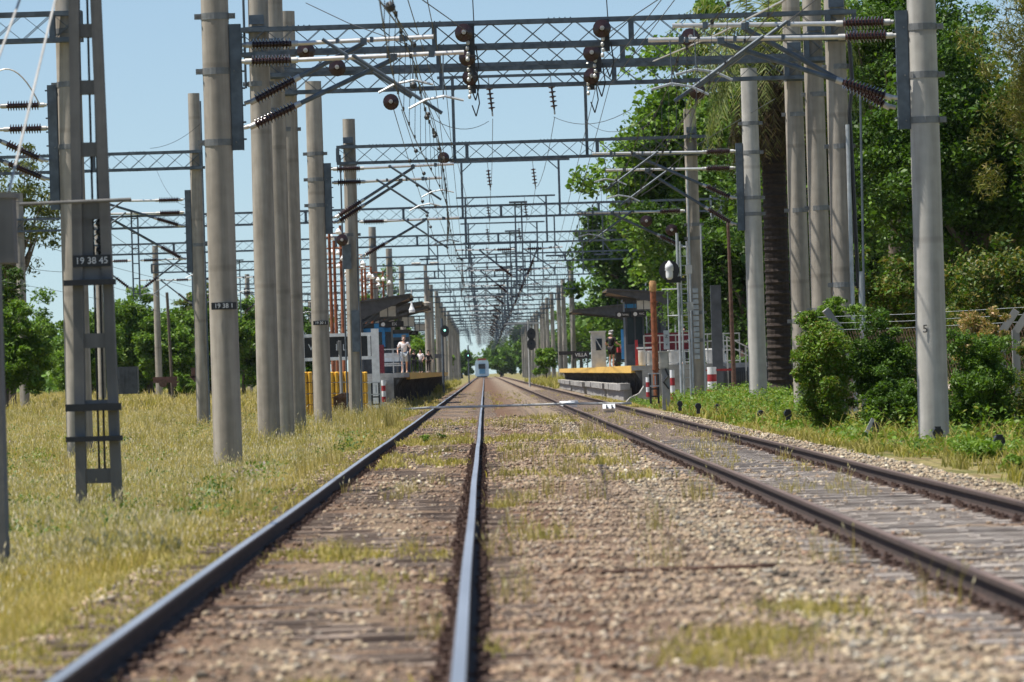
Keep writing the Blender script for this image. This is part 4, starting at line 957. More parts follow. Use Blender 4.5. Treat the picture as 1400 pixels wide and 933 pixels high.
# ------------------------------------------------------------------ platform end furniture, right
def railing(name,x0,x1,y,z0,zs,n,label,m='white',post=.05):
    t=thing(name,label,'railing',((x0+x1)/2,y,z0),'railings of the platform ends')
    for i in range(n):
        x=x0+(x1-x0)*i/(n-1); mb=MB(); mb.box((x,y,(z0+max(zs))/2),(post,post,max(zs)-z0)); build(mb,'post',M[m],t)
    for z in zs: mb=MB(); mb.box(((x0+x1)/2,y-.03,z),(x1-x0+.06,.045,.05)); build(mb,'rail',M[m],t)
    return t
a=at(880,454,241); b=at(1012,500,241)
railing('platform_railing',a.x,b.x,241,PT-.4,(PT+1.25,PT+.95,PT+.55,PT+.1),7,'white platform end railing in front of the dark red panel','panelgrey')
mb=MB(); p=at(882,456,241.6); q=at(944,478,241.6); mb.span((p.x,241.6,q.z),(q.x,241.7,p.z)); mb.span((p.x,241.55,(p.z+q.z)/2-.03),(q.x,241.6,(p.z+q.z)/2+.03)); solo(mb,'red_panel',M['redcloth'],'dark red panel behind the white railing of the right platform','panel')
for k,(px,r) in enumerate([(879,.20),(891,.24),(922,.28),(978,.42)]):
    p=at(px,495,246+k*.6); mb=MB(); mb.lathe((p.x,246+k*.6,PT),(0,0,1),[(0,r*.85),(.1,r*.95),(.55,r),(.6,r*1.06),(.66,r*1.02)],16)
    solo(mb,'concrete_planter',M['panelgrey'],['small round grey planter nearest the red post','round grey planter left of the rusty column','round grey planter between control box and signal ladder','large pale round tub right of the dark shaded mast'][k],'planter','round planters behind the railing',True)
t=thing('barrier_post','red painted barrier post with short white arm beside the slate kiosk','post',(6.85,241.2,PT)); mb=MB(); p=at(870,465,241.2); mb.box((p.x,241.2,(p.z+PT)/2),(.12,.12,p.z-PT)); build(mb,'post',M['red'],t); mb=MB(); mb.box((p.x+.35,241.1,p.z-.35),(.7,.08,.08)); build(mb,'arm',M['white'],t)
# rusty column
t=thing('pipe_column','thick rusty red pipe column with pale ochre top','column',(6.95,236,0)); p=at(893,384,236); mb=MB(); mb.tube((p.x+.0,236,-.2),(p.x-.02,236,p.z-.45),.125,.125,n=14)
for z in(p.z-.9,PT+.9,PT-.2): mb.tube((p.x,236,z),(p.x,236,z+.06),.155,n=14)
build(mb,'pipe',M['rust'],t,True); mb=MB(); mb.lathe((p.x-.02,236,p.z-.45),(0,0,1),[(0,.128),(.05,.15),(.35,.15),(.45,.11)],14); build(mb,'cap',M['ochre'],t,True)
# signal with ladder
t=thing('railway_signal','white lamp hood on round black board, with ladder beside the dark mast','signal',(7.3,201,-.1)); 
p=at(915,370,201); mb=MB(); mb.lathe((p.x,201,p.z),(0,1,0),[(0,.36),(.03,.36)],24); build(mb,'target_board',M['black'],t)
mb=MB(); mb.lathe((p.x,200.85,p.z-.32),(0,0,1),[(0,.06),(.06,.12),(.2,.13),(.34,.12),(.40,.15),(.52,.13),(.60,.06),(.66,.03)],12); mb.box((p.x,200.9,p.z+.02),(.30,.1,.06)); build(mb,'lamp_hood',M['white'],t,True)
mb=MB(); q=at(936,382,201); mb.box(((p.x+q.x)/2,201.08,q.z),(q.x-p.x+.1,.08,.10)); mb.box((p.x+.15,201.1,q.z),(.5,.15,.22)); build(mb,'arm',M['black'],t)
mb=MB(); l=at(932,400,201); r=at(941,400,201); top=at(932,330,201).z
for x in(l.x,r.x): mb.tube((x,201.2,-.2),(x,201.2,top),.03,n=6)
z=.2
while z<top: mb.tube((l.x,201.2,z),(r.x,201.2,z),.014,n=5); z+=.33
build(mb,'ladder',M['steel_light'],t)
mb=MB(); x=l.x-.1; mb.tube((x,201.25,-.2),(x,201.25,top+.3),.05,n=8)
for py,x0 in((432,913),(396,905)): s=at(x0,py,201); mb.tube((s.x,201.25,s.z),(r.x,201.25,s.z),.028,n=6)
s=at(913,400,201); mb.tube((s.x,201.25,s.z),(s.x,201.25,PT+.4),.018,n=5); build(mb,'pole',M['steel_light'],t)
mb=MB(); s=at(911,452,200.9); e_=at(911,478,200.9); mb.span((s.x-.1,200.9,e_.z),(s.x+.1,200.96,s.z)); build(mb,'plate',M['steel_light'],t)
text('Z',.16,(s.x,200.88,(s.z+e_.z)/2+.12),t,M['black']); text('v',.16,(s.x,200.88,(s.z+e_.z)/2-.15),t,M['black'])
mb=MB()
for dz in(1.0,2.3): mb.box((r.x+.05,201.0,top-dz),(.22,.2,.3))
build(mb,'junction_box',M['panelgrey'],t)
# control box on concrete post
t=thing('control_box','beige control box on a stained concrete post before the right platform','control box',(6.3,196,0)); p=at(901,482,196); q=at(915,504,196); mb=MB(); mb.span((p.x,196,q.z),(q.x,196.3,p.z)); mb.span((p.x-.02,195.97,p.z),(q.x+.02,196.33,p.z+.04)); mb.span((p.x+.04,195.98,q.z+.04),(q.x-.04,196.0,p.z-.04)); build(mb,'box',M['beige'],t)
mb=MB(); mb.box(((p.x+q.x)/2+.04,196.15,q.z/2-.1),(.27,.25,q.z+.2)); build(mb,'post',M['pole2'],t)
mb=MB(); mb.poly([V(p.x+.2,195.98,q.z),V(p.x+.3,195.98,q.z-.25),V(p.x+.12,195.98,q.z-.45),V(p.x+.3,195.98,q.z-.7)],.03,n=6); build(mb,'cable',M['black'],t)
# black frames, bollards
def frame_stand(px0,px1,py0,py1,Y,label):
    a=at(px0,py0,Y); b=at(px1,py1,Y); t=thing('point_stand',label,'stand',((a.x+b.x)/2,Y,b.z)); mb=MB()
    for x in(a.x,b.x):
        for yy in(Y,Y+.4): mb.box((x,yy,(a.z+b.z)/2),(.06,.06,a.z-b.z))
    for z in((a.z+b.z)/2,b.z+.25): mb.box(((a.x+b.x)/2,Y+.2,z),(b.x-a.x,.35,.05))
    build(mb,'frame',M['black'],t); mb=MB(); mb.box(((a.x+b.x)/2,Y+.2,a.z+.02),(b.x-a.x+.12,.5,.04)); mb.box(((a.x+b.x)/2,Y-.02,(a.z+b.z)/2+.1),(b.x-a.x+.05,.04,.04)); mb.box((a.x+.17,Y-.02,(a.z+b.z)/2+.3),(.05,.03,.3)); build(mb,'top_plate',M['steel_light'],t); return t
frame_stand(889,901,512,552,197,'black iron stand with pale top left of the control box post')
frame_stand(508,519,524,562,216,'black iron stand with pale bars under the white sign post')
def bollard(px,py0,py1,r,Y,label,arms=False):
    a=at(px,py0,Y); b=at(px,py1,Y); t=thing('bollard',label,'bollard',(a.x,Y,b.z),'red and white bollards'); n=4; h=(a.z-b.z)/n
    for i in range(n):
        mb=MB(); mb.tube((a.x,Y,b.z+i*h),(a.x,Y,b.z+(i+1)*h),r,n=14); build(mb,'band',M['white' if i%2 else 'red'],t,True)
    if arms:
        mb=MB(); mb.box((a.x+.45,Y,a.z-.12),(.6,.07,.08)); mb.box((a.x-.3,Y,a.z-.12),(.3,.07,.06)); build(mb,'arm',M['red'],t)
    return t
bollard(973,502,542,.175,212,'thick red and white bollard with red arm right of the dark mast',True)
bollard(919,506,549,.085,205,'slim red and white bollard right of the control box')
bollard(886,516,543,.09,222,'slim red and white bollard at the right platform corner')
bollard(524,520,550,.08,222,'slim red and white bollard beside the white sign post')
# ramp with handrail, pickets, rusty creeper pole
a=at(985,498,238); b=at(1032,520,238)
t=thing('access_ramp','dark skirted access ramp with sloping handrail right of the white railing','ramp',((a.x+b.x)/2,238,0)); mb=MB(); mb.prism([(a.x,-.3),(b.x+1.2,-.3),(b.x+1.2,.1),(a.x,PT-.05)],238,239.8); build(mb,'ramp_body',M['slate'],t)
mb=MB()
for dz in(1.1,.75): mb.bar((a.x+.3,237.95,PT+dz),(b.x+1.2,237.95,.1+dz),.05)
build(mb,'handrail',M['panelgrey'],t)
for k in range(4): x=a.x+.3+k*(b.x+.9-a.x)/3; mb=MB(); zz=PT+1.1-(PT-.0)*(x-a.x-.3)/(b.x+.9-a.x); mb.box((x,237.98,zz/2),(.06,.06,zz)); build(mb,'post',M['panelgrey'],t)
mb=MB()
for k in range(40): x=a.x+k*.09; mb.box((x,237.9,.45),(.025,.03,1.1))
build(mb,'pickets',M['black'],t)
def picket(px0,px1,py0,py1,Y,label):
    a=at(px0,py0,Y); b=at(px1,py1,Y); t=thing('picket_fence',label,'fence',((a.x+b.x)/2,Y,b.z)); mb=MB(); n=int((b.x-a.x)/.13)
    for k in range(n+1): mb.box((a.x+k*.13,Y,(a.z+b.z)/2),(.03,.03,a.z-b.z))
    for f in(.08,.45,.97): mb.box(((a.x+b.x)/2,Y+.03,b.z+(a.z-b.z)*f),(b.x-a.x,.03,.05))
    build(mb,'bars',M['black'],t)
    for q in(.1,.62): mb=MB(); mb.box((a.x+(b.x-a.x)*q,Y-.04,(a.z+b.z)/2),(.09,.09,a.z-b.z+.15)); build(mb,'post',M['slate'],t)
    return t
picket(1030,1098,464,542,222,'tall black picket fence right of the lone pale mast')
mb=MB(); p=at(997,300,226); mb.tube((p.x,226,-.2),(p.x-.05,226,p.z),.10,.06,n=10); solo(mb,'rusty_pole',M['darkrust'],'thin brown rusty pole at the railing corner with creeper','pole',None,True)
mb=MB(); p=at(985,390,229); mb.box((p.x-.2,229,p.z/2),(.42,.3,p.z)); mb.box((p.x-.2,228.9,p.z-.5),(.3,.12,.5)); solo(mb,'equipment_cabinet',M['slate'],'dark upright cabinet behind the shaded mast','cabinet')
# path behind
mb=MB(); mb.span((9.4,206,.16),(30,236,.19)); o=build(mb,'path',mat('path_paving',(.42,.36,.29),.9,0,.2,2),None); props(o,kind='structure')
# ------------------------------------------------------------------ left furniture
def barrier(px0,px1,Y,label):
    a=at(px0,512,Y); b=at(px1,560,Y); t=thing('plastic_barrier',label,'barrier',((a.x+b.x)/2,Y,-.2),'yellow plastic barriers')
    h=a.z+.1; n=4
    for k in range(n):
        mb=MB(); z0=-.2+k*(h+.2)/n; hh=(h+.2)/n; m_=max(2,int((b.x-a.x)/.17))
        for j in range(m_): mb.lathe((a.x+(j+.5)*(b.x-a.x)/m_,Y,z0),(0,0,1),[(0,.05),(.03,.085),(hh-.04,.085),(hh-.01,.04)],10)
        mb.box(((a.x+b.x)/2,Y+.08,z0+hh/2),(b.x-a.x,.06,hh-.03)); build(mb,'ribbed_row',M['orange'],t,True)
    return t
barrier(414,428,219,'yellow ribbed plastic barrier left of the plate mast')
barrier(450,478,219,'yellow ribbed plastic barrier under the station sign')
barrier(492,503,219,'narrow yellow ribbed barrier right of the topped mast')
a=at(456,541,212); b=at(494,565,212); mb=MB(); mb.span((a.x,211.6,-.25),(b.x,212.5,a.z-.1)); mb.prism([(a.x-.1,a.z-.1),(b.x+.1,a.z-.1),(b.x-.3,a.z+.08),(a.x+.3,a.z+.08)],211.5,212.6); solo(mb,'rusty_tank',M['darkrust'],'low rusty tank with domed lid before the yellow barriers','tank')
mb=MB(); a=at(429,512,221); mb.box((a.x-.35,221,.35),(.4,.4,1.2)); mb.box((a.x-.35,221,.98),(.5,.5,.1)); solo(mb,'concrete_pillar',M['plat'],'grey pillar with white cap left of the plate mast','pillar')
mb=MB(); a=at(498,526,240); b=at(527,550,240); mb.span((a.x,240,-.3),(b.x,242.9,a.z)); mb.span((a.x-.05,239.9,a.z),(b.x+.05,242.95,a.z+.1)); solo(mb,'concrete_plinth',M['panelgrey'],'pale concrete plinth at the near end of the left platform','plinth')
a=at(524,473,262); b=at(550,473,262); railing('platform_railing',a.x,b.x,262,PT,(PT+1.1,PT+.75,PT+.35),3,'light railing on the left platform before the man','panelgrey')
for k,(px,Y) in enumerate([(530,268),(538,275)]):
    a=at(px,500,Y); t=thing('bench',['grey slatted bench nearest the light railing','second grey slatted bench behind the light railing'][k],'bench',(a.x,Y,PT),'benches of the left platform'); mb=MB(); mb.box((a.x,Y,PT+.45),(1.1,.5,.06)); build(mb,'seat',M['steel_light'],t); mb=MB(); mb.box((a.x,Y+.25,PT+.75),(1.1,.06,.4)); build(mb,'backrest',M['steel_light'],t)
    for s in(-1,1): mb=MB(); mb.box((a.x+s*.45,Y,PT+.22),(.06,.4,.43)); build(mb,'leg',M['slate'],t)
mb=MB(); a=at(521,470,258); mb.span((a.x-.12,258,PT),(a.x+.12,258.2,PT+1.3)); solo(mb,'notice_panel',M['redcloth'],'dark red upright panel right of the white sign post','panel')
# thin grey post in front of the sign
mb=MB(); a=at(465,466,215); mb.tube((a.x,215,-.2),(a.x-.02,215,a.z),.06,n=8); mb.box((a.x-.08,214.95,a.z-.2),(.1,.12,.35)); solo(mb,'grey_post',M['pole2'],'thin grey post standing before the station sign','post')
# white cable cover crossing both tracks, white beacon
mb=MB(); mb.poly([V(-3.7,207,.0),V(-1.9,206.95,.045),V(-.2,206.98,.03),V(2.9,206.9,.04),V(5.3,206.9,-.02)],.045,n=10); solo(mb,'cable_cover',M['panelgrey'],'long white cable cover lying across both tracks','cable cover')
t=thing('track_beacon','white box with black marks lying in the right track','beacon',(3.95,183,-.1)); mb=MB(); mb.box((3.95,183,.0),(.40,.22,.18),rx=R(-35)); build(mb,'box',M['white'],t); mb=MB(); mb.box((3.88,182.87,.05),(.04,.05,.12)); mb.box((4.05,182.87,.05),(.04,.05,.12)); build(mb,'mark',M['black'],t)
mb=MB(); mb.box((3.1,214,-.02),(.5,.5,.14),.5,0,.2); mb.box((3.3,214.2,.06),(.3,.3,.1),.2); solo(mb,'plaster_rubble',M['white'],'small heap of white rubble beside the cable cover','rubble')
# ------------------------------------------------------------------ far signals and train
def signal(px,py0,base,Y,label,heads,lamp=None,arm=None):
    a=at(px,py0,Y); t=thing('railway_signal',label,'signal',(a.x,Y,0),'distant signals'); mb=MB(); mb.tube((a.x,Y,-.2),(a.x,Y,a.z+.5),.09,n=8); build(mb,'pole',M['panelgrey'] if arm else M['steel'],t)
    for (qx,qy,r) in heads:
        c=at(qx,qy,Y-.3); mb=MB(); mb.lathe((c.x,Y-.3,c.z),(0,1,0),[(0,r),(.1,r)],18)
        for p in range(len(mb.v)): x,y,z=mb.v[p]; mb.v[p]=(x,y,c.z+(z-c.z)*1.35)
        h=build(mb,'signal_head',M['black'],t)
        mb=MB(); mb.lathe((c.x,Y-.36,c.z+.06),(0,1,0),[(0,r*.22),(.03,r*.22)],12); build(mb,'lens',M['greenlamp'] if lamp else M['glass'],h)
    if arm:
        mb=MB(); p=at(arm[0],arm[2],Y); q=at(arm[1],arm[2],Y); mb.box(((p.x+q.x)/2,Y,p.z),(q.x-p.x,.15,.15)); build(mb,'arm',M['panelgrey'],t)
    return t
signal(604,445,500,415,'signal with lit green lamp on black oval head beside the left masts',[(608,453,.32)],True)
signal(640,478,500,700,'tiny far signal showing green left of the train',[(640,487,.32)],True)
signal(722,446,497,520,'signal post with two black oval heads and white arm on the right',[(726.5,457,.40),(726.5,471,.40)],None,(690,738,443))
t=thing('train','approaching train with white front, blue centre and red roof line, seen far away','train',(-.45,1250,0)); 
mb=MB(); pts=[(-1.5,.4),(1.5,.4),(1.5,3.3),(1.25,3.9),(-1.25,3.9),(-1.5,3.3)]; mb.prism([(x-.55,z) for x,z in pts],1250,1330); build(mb,'body',M['trainw'],t)
mb=MB(); mb.span((-1.15,1249.8,.9),(.15,1250.02,3.0)); build(mb,'front_panel',M['trainb'],t)
mb=MB(); mb.span((-1.3,1249.78,2.0),(.2,1249.95,3.1)); build(mb,'windscreen',M['glass'],t)
mb=MB(); mb.span((-1.5,1249.9,3.92),(.4,1251,4.25)); build(mb,'roof_unit',M['red'],t)
mb=MB(); mb.span((-1.7,1249.8,.1),(.6,1250.5,.4)); build(mb,'bumper',M['black'],t)
# ------------------------------------------------------------------ near left: ladder post, grey box
LP=thing('lattice_post','tall ladder shaped concrete post with black crossbars and number plate, near left','post',(-4.85,71,gzf(-4.85,71)))
Y=71
def zx(px,py): p=at(px,py,Y); return p.x,p.z
for n,(xb,xt) in (('l',(111,101)),('r',(161.5,131))):
    x0,z0=zx(xb,700); x1,z1=zx(xt,0); mb=MB(); ex=(x1-x0)*.35
    mb.bar((x0,Y,z0-.4),(x1+ex,Y,z1+2.2),.125,.26); build(mb,'leg',M['pole3'],LP)
def legx(py):
    t=(700-py)/700; return zx(111-10*t,py)[0],zx(161.5-30.5*t,py)[0],zx(130,py)[1]
for a,b in((33,51),(110,129),(195,214),(274,300),(350,384),(456,476),(547,556),(641,661),(-48,-30),(-130,-112)):
    l0,r0,z0=legx(a); l1,r1,z1=legx(b); mb=MB(); mb.span((min(l0,l1)+.05,Y-.1,z1),(max(r0,r1)-.05,Y+.1,z0)); build(mb,'rung',M['pole3'],LP)
l0,r0,z0=legx(302); l1,r1,z1=legx(349); mb=MB(); mb.span((l1+.05,Y-.09,z1-.02),(l1+.20,Y+.09,z0+.02)); build(mb,'side_panel',M['pole3'],LP)
for py,h in((386.5,.07),(557,.09),(600,.065)):
    l,r,z=legx(py); mb=MB(); mb.box(((l+r)/2-.03,Y-.18,z),(r-l+.27,.14,h)); build(mb,'crossbar',M['black'],LP)
l,r,z=legx(357); mb=MB(); mb.box(((l+r)/2-.0,Y-.145,z),(.47,.016,.145)); pl=build(mb,'number_plate',M['black'],LP); text('19 38 45',.115,((l+r)/2,Y-.158,z),pl,M['white'])
mb=MB(); l,r,z=legx(276); mb.tube((l-.70,Y-.20,z-.01),(r+.34,Y-.20,z+.01),.022,n=8); build(mb,'rod',M['pole3'],LP)
mb=MB()
for dx in(.17,.24): l,r,z=legx(650); l2,r2,z2=legx(0); mb.tube((l+dx+.06,Y+.02,z),(l2+dx,Y+.02,z2+2),.014,n=6)
build(mb,'cable',M['black'],LP)
mb=MB(); l,r,z=legx(325)
for k in range(4): mb.lathe((l+.30,Y-.02,z-.2+k*.11),(0,0,1),[(0,.03),(.03,.07),(.06,.07),(.1,.03)],10)
build(mb,'stacked_insulator',M['black'],LP)
AP=thing('anchor_post','dark post with hanging grey weight box cut by the left edge','post',(-4.42,50,gzf(-4.4,50))); mb=MB(); mb.span((-4.62,49.8,-.6),(-4.22,50.2,8.2)); build(mb,'post',M['pole3'],AP)
mb=MB(); a=at(0,272,49.5); b=at(22,360,49.5); mb.span((b.x-.75,49.3,b.z),(b.x,49.75,a.z)); mb.span((b.x-.78,49.28,a.z),(b.x+.02,49.77,a.z+.05)); mb.tube((b.x-.3,49.5,a.z),(b.x-.3,49.5,a.z+.5),.03,n=6); build(mb,'weight_box',M['pole3'],AP)
# derelict wagon and dark crate in the field
t=thing('derelict_wagon','rusty derelict flat wagon standing in the grass before the left trees','wagon',tuple(at(247,527,380))); a=at(210,516,380); b=at(279,527,380); z0=b.z
mb=MB(); mb.span((a.x,379,z0+.25),(b.x,381.5,a.z)); build(mb,'underframe',M['earthwood'],t)
for q in(.2,.45,.8): mb=MB(); mb.tube((a.x+(b.x-a.x)*q,378.9,z0+.22),(a.x+(b.x-a.x)*q,379.05,z0+.22),.28,n=12); build(mb,'wheel',M['darkrust'],t)
mb=MB(); c=at(262,503,380); d=at(280,516,380); mb.span((c.x,379,d.z),(d.x,381,c.z)); build(mb,'body_panel',M['earthwood'],t)
a=at(160,502,330); b=at(188,529,330); mb=MB(); mb.span((a.x,330,b.z-.4),(b.x,331.5,a.z))
for k in range(5): x=a.x+(b.x-a.x)*(k+.5)/5; mb.box((x,329.98,(a.z+b.z)/2),(.06,.06,a.z-b.z))
solo(mb,'dark_container',M['slate'],'dark ribbed container under the trees right of the ladder post','container')
mb=MB(); a=at(228,400,386); b=at(236,540,386); mb.tube((a.x,386,a.z),(b.x,386,b.z-.3),.10,n=6); solo(mb,'leaning_timber_pole',M['bark'],'thin dark leaning pole right of the lone concrete mast in the field','pole')
# ------------------------------------------------------------------ right verge furniture
FG='bent concrete fence posts'
def fence_post(px,pyb,py_t,Y,label,s=-1,brace=False):
    a=at(px,pyb,Y); t_=at(px,py_t,Y); h=t_.z; x=a.x; t=thing('fence_post',label,'fence post',(x,Y,gzf(x,Y)),FG); mb=MB()
    mb.bar((x,Y,-.5),(x,Y,h-.42),.15); mb.bar((x,Y,h-.46),(x+s*.32,Y-.05,h),.15); build(mb,'post',M['pole2'],t)
    if brace: mb=MB(); mb.bar((x+.05,Y,h-.9),(x+1.2,Y-.4,-.4),.12); build(mb,'brace',M['pole2'],t)
    return t
fence_post(1153,585,423,126,'concrete fence post with bent tip rising from the vines right of centre',-1,True)
fence_post(1114,585,428,134,'pale bent fence post tip among vines beside the slim mast',-1)
fence_post(1372,560,425,116,'bent concrete fence post at right edge, left of the double frame',1)
fence_post(1392,560,423,116.5,'bent concrete fence post at the right picture edge',1)
t=thing('wire_fence','rusty wire mesh fence with barbed strands behind the vines','fence',(9.5,126,0)); mb=MB()
for z in(2.0,2.15,2.3): mb.poly([V(7.6,130,z),V(9.2,124,z-.04),V(12.5,115,z)],.0045,n=4)
build(mb,'barbed_strand',M['steel_light'],t); mb=MB(); A=V(7.9,128.8,0); B=V(12.5,115,0); n=90
for k in range(n):
    for sgn in(-1,1):
        p=A+(B-A)*(k/n); q=A+(B-A)*min(1,max(0,(k+sgn*8)/n)); mb.bar(p+V(0,0,.2),q+V(0,0,1.95),.008,.008)
build(mb,'mesh',M['darkrust'],t)
# signal wire run on small stands
t=thing('point_rodding','rusty rod run on short stands beside the right ballast edge','rod run',(6.3,95,-.25)); pts=[at(1206,608,103),at(1270,618,99),at(1330,630,94),at(1400,640,90)]
mb=MB(); q=[V(p.x,p.y,p.z+.05) for p in pts]; mb.poly(q,.05,n=6); mb.poly([p+V(.12,0,.02) for p in q],.03,n=6); build(mb,'rod',M['darkrust'],t)
mb=MB()
for k in range(9): p=q[0].lerp(q[-1],k/8); p.z=q[min(2,k//3)].lerp(q[min(3,k//3+1)],(k%3)/3).z; mb.box((p.x,p.y,p.z-.14),(.12,.1,.26))
build(mb,'stand',M['black'],t)
for k,(px,py,h) in enumerate([(930,562,.30),(955,566,.30),(981,566,.26),(1041,576,.24),(1078,582,.36),(1283,612,.36),(1367,625,.34)]):
    g=on(px,py,-.1 if k<5 else -.25); mb=MB(); mb.box((g.x,g.y,g.z+h/2),(.10,.2,h)); mb.tube((g.x,g.y-.1,g.z+h*.7),(g.x,g.y+.12,g.z+h*.75),.09,n=10)
    solo(mb,'pulley_stand',M['black'],['black pulley stand nearest the signal ladder','black pulley stand below the dark mast','small black pulley stand in the green weeds','small black pulley stand left of the pale lone mast','black pulley stand right of the pale lone mast','dark stump like stand at the foot of the tall right mast','dark stump like stand in bright weeds near the right edge'][k],'pulley stand','pulley stands along the right verge')
t=thing('switch_lever','black tilted lever with pale edge in the verge grass before the vines','lever',tuple(on(1198,603,-.25))); g=on(1198,603,-.25); mb=MB(); mb.box((g.x,g.y,g.z+.15),(.12,.2,.4)); build(mb,'base',M['black'],t); mb=MB(); mb.bar((g.x-.2,g.y,g.z+.12),(g.x-.04,g.y,g.z+.42),.07); build(mb,'lever',M['panelgrey'],t)
# steel rod lying in the ballast, exposed sleeper ends
mb=MB(); a=on(822,789,-.17); b=on(1060,781,-.17); mb.poly([V(a.x,a.y,-.14),V(a.x+.4,a.y+.02,-.128),V((a.x+b.x)/2,a.y-.02,-.132),V(b.x,a.y,-.125)],.016,n=6); solo(mb,'iron_bar',M['darkrust'],'long thin black iron bar lying across the ballast between the tracks','bar')
# ------------------------------------------------------------------ trees and bushes
def leaf_cloud(C,L,cols,up=.35,narrow=.5):
    """C (n,3) leaf positions; small folded diamond leaves"""
    n=len(C); nrm=rng.normal(size=(n,3)); nrm[:,2]=np.abs(nrm[:,2])+up; nrm/=np.linalg.norm(nrm,axis=1,keepdims=True)
    a=rng.normal(size=(n,3)); a[:,2]-=.35; a-=nrm*(a*nrm).sum(1,keepdims=True); a/=np.linalg.norm(a,axis=1,keepdims=True); b=np.cross(nrm,a)
    l=(L*np.clip(rng.lognormal(-.08,.38,n),.35,2.2))[:,None]
    v=np.stack([C-a*l*.5,C+b*l*narrow*.5+nrm*l*.08,C+a*l*.55,C-b*l*narrow*.5+nrm*l*.08],1).reshape(-1,3)
    return v,np.arange(4*n),np.repeat(cols,4,0)
def leafcols(n,pal,var=.25):
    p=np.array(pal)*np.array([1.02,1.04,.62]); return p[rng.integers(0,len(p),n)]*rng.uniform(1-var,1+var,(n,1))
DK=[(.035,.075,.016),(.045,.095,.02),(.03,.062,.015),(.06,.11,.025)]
MID=[(.065,.13,.025),(.08,.155,.03),(.05,.105,.022),(.10,.17,.035)]
BR=[(.11,.19,.035),(.13,.22,.045),(.085,.16,.03),(.15,.22,.05)]
OLV=[(.11,.125,.04),(.14,.14,.05),(.085,.105,.03),(.16,.13,.06)]
def tree(name,label,cat,base,ctr,rad,ncl,per,L,pal,trunk=.25,limbs=7,clr=.24,sparse=1.,flat=.7,group=None,up=.35,narrow=.5,shell=.45,tmat='bark'):
    t=thing(name,label,cat,base,group); ctr=np.array(ctr,float); rad=np.array(rad,float)
    d=rng.normal(size=(ncl,3)); d/=np.linalg.norm(d,axis=1,keepdims=True)
    lob=.72+.16*np.sin(3*np.arctan2(d[:,1],d[:,0])+rng.random()*6)+.14*np.sin(4*d[:,2]+5*d[:,0]+rng.random()*6)+rng.uniform(-.28,.16,ncl)
    cc=ctr+d*(rng.random(ncl)**shell*lob)[:,None]*rad
    r=rad.mean()*clr*rng.uniform(.55,1.25,ncl)
    m=(per*rng.uniform(.5,1.4,ncl)*sparse).astype(int)+1
    idx=np.repeat(np.arange(ncl),m); n=len(idx)
    g=rng.normal(size=(n,3)); g/=np.linalg.norm(g,axis=1,keepdims=True); g*=(rng.random(n)**.45)[:,None]
    g[:,2]*=flat; C=cc[idx]+g*r[idx][:,None]
    C=C[C[:,2]>.05+base[2]]; n=len(C)
    v,l,c=leaf_cloud(C,L,leafcols(n,pal),up,narrow)
    np_mesh('crown',v,4,l,M['leaf'],c,parent=t)
    mb=MB(); b=V(*base); top=V(*ctr); fork=b.lerp(top,.55) if trunk>.1 else b
    if trunk>.1:
        mb.lathe(b-V(0,0,.2),fork-b,[(0,trunk*1.35),(.4,trunk*1.05),((fork-b).length*.6,trunk*.85),((fork-b).length+.2,trunk*.7)],10)
    for k in rng.choice(ncl,min(limbs,ncl),replace=False):
        e=V(*cc[k]); mid=fork.lerp(e,.5)+V(*(rng.normal(size=3)*rad*.06)); mb.tube(fork,mid,max(.015,trunk*.5),max(.012,trunk*.3),6); mb.tube(mid,e,max(.012,trunk*.3),.012,5)
    build(mb,'trunk' if trunk>.1 else 'stems',M[tmat],t,True); return t
TG='trees behind the right platform'
# right hand side
tree('plane_tree','large bright green plane tree rising behind the right platform','tree',(12.6,305,0),(12.2,305,12.2),(7.6,7,9.6),230,330,.27,MID+BR,.45,14,.20,up=.5,narrow=.8,group=TG)
tree('plane_tree','rounded green tree left of the plane tree, low above the far masts','tree',(12.4,410,0),(12,410,9.2),(6.6,7,6.6),150,230,.32,MID+DK,.35,10,.22,narrow=.8,group=TG)
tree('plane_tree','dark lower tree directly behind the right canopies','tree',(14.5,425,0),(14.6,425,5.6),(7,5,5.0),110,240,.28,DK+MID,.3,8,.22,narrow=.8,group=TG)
for k,(x,y,r,h,lab) in enumerate([(14,520,6,12,'distant green tree seen past the lit masts on the right'),(15,640,6,12,'smaller distant tree beyond the lit masts on the right'),(15,780,7,13,'hazy far tree right of the vanishing point'),(17,1000,8,13,'hazy farthest tree right of the vanishing point')]):
    tree('tree',lab,'tree',(x,y,0),(x,y,h*.55),(r,r,h*.48),80,110,.5,MID,.35,5,.24,group=TG)
tree('tree','tall dense tree behind the three right masts','tree',(14.2,236,0),(14.6,238,11),(5.6,4.5,8.5),250,350,.2,MID+DK,.35,10,.2,narrow=.7)
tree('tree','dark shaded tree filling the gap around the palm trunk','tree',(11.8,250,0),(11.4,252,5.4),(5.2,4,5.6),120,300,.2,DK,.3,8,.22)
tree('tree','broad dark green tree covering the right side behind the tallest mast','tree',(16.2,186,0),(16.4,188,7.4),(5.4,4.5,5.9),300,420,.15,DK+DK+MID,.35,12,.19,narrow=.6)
tree('tree','leafy tree top above the dark tree in the upper right','tree',(15.2,212,0),(15.6,212,12.6),(4.6,4,4.2),150,290,.17,DK+MID,.3,9,.2)
tree('casuarina_tree','wispy olive brown tree in the top right corner','tree',(18.2,178,0),(17.6,178,10.2),(2.5,3,5.2),150,190,.17,OLV,.28,16,.17,up=0,narrow=.16,flat=1.0)
tree('shrub','pale olive shrub mass left of the tallest right mast','shrub',(11.6,160,0),(11.8,160,2.9),(2.1,2,2.1),90,260,.11,OLV+MID,.06,8,.22,group='undergrowth shrubs on the right')
